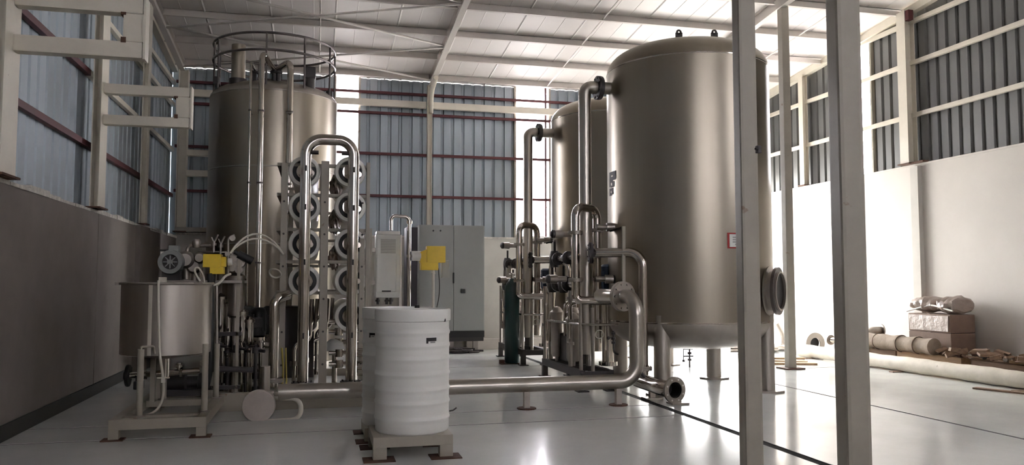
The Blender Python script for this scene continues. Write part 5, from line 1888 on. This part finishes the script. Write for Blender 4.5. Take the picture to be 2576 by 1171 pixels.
# wrapped bundle on top
t = thing('wrapped_bundle', 'lumpy film-wrapped bundle lying on top of the carton stack', 'bundle', (8.93, 9.9, 0.85))
mb = MB()
for (yy, rr, L) in ((10.1, 0.135, 0.5), (9.62, 0.15, 0.36)):
    n = 10
    prof = [(0, 0)] + [(rr * (0.75 + 0.25 * math.sin(PI * k / n) + 0.06 * math.sin(k * 2.3)), L * k / n) for k in range(n + 1)] + [(0, L)]
    mb.lathe((8.92, yy + L / 2, 0.98), (8.92, yy + L / 2 - 1, 0.98), prof, 18)
for v in mb.bm.verts:
    dx, dz = v.co.x - 8.92, v.co.z - 0.98
    k = 1 + 0.12 * math.sin(v.co.y * 31 + dz * 40) * math.cos(dx * 35 + v.co.y * 11)
    v.co.x = 8.92 + dx * k * 1.45
    v.co.z = max(0.852, 0.98 + dz * k * 0.85)
finish('wrap', mb, M['film'], t)
mb = MB().tube([(8.72, 10.35, 0.87), (8.76, 9.9, 0.98), (8.72, 9.45, 0.90)], 0.012, seg=8, fillet=0.1)
finish('tie', mb, M['white'], t)
# fabric-wrapped roll in front of the cartons
t = thing('wrapped_roll', 'brown fabric-wrapped roll lying in front of the cartons', 'roll', (8.55, 10.3, 0.2))
n = 16
prof = [(0, 0)] + [(0.115 * (1 + 0.07 * math.sin(k * 1.7)), 1.45 * k / n) for k in range(n + 1)] + [(0, 1.45)]
mb = MB().lathe((8.57, 11.1, 0.385), (8.57, 10.1, 0.385), prof, 20)
finish('wrap', mb, M['wrap'], t)
for yy in (10.8, 10.3, 9.95):
    mb = MB().ring((8.57, yy, 0.385), (0, 1, 0), 0.124, 0.008, 24, 6)
    finish('tie', mb, M['carton'], t)
# chrome fittings beside the roll
def fitting(label, c, pts, r, fl=None, m='chrome', group=None):
    t = thing('pipe_fitting', label, 'fitting', c, group)
    mb = MB().tube(pts, r, seg=18, fillet=r * 2.2, n=6, caps=True)
    finish('body', mb, M[m], t)
    for (p_, ax) in (fl or []):
        mb = MB().lathe(p_, Vector(p_) + Vector(ax), [(0, -0.001), (r * 1.7, 0), (r * 1.7, 0.022), (r * 0.9, 0.022)], 22)
        finish('flange', mb, M['dull'], t)
    return t


b0 = Vector((8.52, 11.35, 0.275))
fitting('shiny bent fitting at the far end of the brown roll', b0, [(8.5, 11.9, 0.33), (8.55, 11.45, 0.34), (8.62, 11.25, 0.42)], 0.05, [((8.5, 11.9, 0.33), (0, 1, 0))])
q = at_y(2186, 880, 11.1)
fitting('upright shiny elbow fitting just beside the widest post', (8.0, 11.1, 0), [(q.x - 0.02, 11.1, 0.02), (q.x - 0.02, 11.1, at_y(2190, 832, 11.1).z), (at_y(2216, 832, 11.1).x, 11.1, at_y(2190, 832, 11.1).z)], 0.06,
        [((at_y(2214, 832, 11.1).x, 11.1, at_y(2190, 832, 11.1).z), (1, 0, 0)), ((q.x - 0.02, 11.1, 0.0), (0, 0, 1))], 'dull')
# stores between the two wide posts, near the thin post
q = at_z(1968, 882, 0)
fitting('upright pipe offcut leaning by the foot of the thin post', (q.x, q.y, 0), [(q.x + 0.02, q.y, 0.03), (q.x + 0.02, q.y, 0.28), (q.x - 0.12, q.y, 0.52)], 0.05, None, 'dull')
q = at_y(2043, 866, 12.9)
t = thing('flanged_spool', 'dark flanged pipe spool facing out, at the end of the wrapped pipe', 'fitting', (q.x, 12.9, 0))
qz = max(0.2, q.z)
mb = MB().lathe((q.x, 12.8, qz), (q.x, 13.8, qz), [(0.1, 0.0), (0.195, 0.0), (0.195, 0.03), (0.12, 0.03), (0.12, 0.4)], 32)
finish('flange', mb, M['dull'], t)
mb = MB().lathe((q.x, 12.85, qz), (q.x, 13.8, qz), [(0, 0.0), (0.11, 0.0), (0.11, 0.02)], 24)
finish('bore', mb, M['black'], t)
mb = MB().box(q.x - 0.15, q.x + 0.15, 12.85, 13.2, 0.0, qz - 0.19 if qz > 0.21 else 0.012)
finish('packing', mb, M['wood'], t)
random.seed(5)
lbl = ('polished pipe offcut on the floor by the far wall, lowest of a loose pile', 'polished pipe offcut resting behind the dark flanged spool', 'polished pipe offcut lying across the loose pile by the white wall', 'dull bent offcut lying nearest the thin post')
for k in range(4):
    xx = 7.9 + 0.3 * k
    yy = 13.35 + 0.22 * k
    fitting(lbl[k], (xx, yy, 0), [(xx - 0.45, yy + 0.1, 0.065), (xx + 0.45, yy - 0.05, 0.065)] if k != 3 else [(8.55, 12.9, 0.06), (8.8, 13.0, 0.06), (8.85, 13.2, 0.06)], 0.06 if k != 3 else 0.055, None, 'chrome' if k != 3 else 'dull')
for k, (xx, yy, rot) in enumerate(((7.35, 11.35, 1.2), (7.45, 11.75, 0.9), (7.7, 12.2, 1.3))):
    plank(('bare plank lying flat right beside the foot of the thin post', 'middle one of three flat planks behind the thin post', 'farthest of three flat planks behind the thin post, by the pipe offcuts')[k], xx, yy, 0.0, 0.8, 0.16, 0.03, rot, 'wood', 'flat planks near the thin post')
# sheets of timber beyond the cartons, towards the frame edge
plank('pale flat board lying on top of the timber heap at the frame edge', 8.82, 8.0, 0.272, 0.9, 0.36, 0.035, 0.05, 'wood', None)
plank('dark flat board under the pale board at the frame edge', 8.85, 6.9, 0.272, 0.9, 0.36, 0.03, -0.06, 'wood_d', None)
mb = MB().box(8.7, 9.1, 7.15, 7.45, 0.305, 0.52, bevel=0.015)
o = finish('carton_offcut', mb, M['carton'])
tag(o, 'torn brown carton offcut on the timber heap at the frame edge', 'box')
plank('bare thin strip lying in front of the wrapped pipe at the frame edge', 8.02, 7.8, 0.0, 0.9, 0.10, 0.02, 0.35, 'wood_d', None)
# odd fittings scattered on the heap
random.seed(3)
for k in range(5):
    xx, yy = 8.6 + 0.02 * k, 9.25 - 0.17 * k
    fitting(('rusty elbow fitting on the timber, touching the carton stack', 'grey elbow fitting second from the carton stack', 'black elbow fitting third from the carton stack', 'rusty elbow fitting fourth from the carton stack', 'grey elbow fitting farthest from the carton stack')[k], (xx, yy, 0.272), [(xx - 0.04, yy - 0.05, 0.31), (xx + 0.05, yy - 0.04, 0.31), (xx + 0.05, yy + 0.05, 0.33)], 0.033, None, ('rust', 'dull', 'dark')[k % 3], 'small fittings on the timber heap')
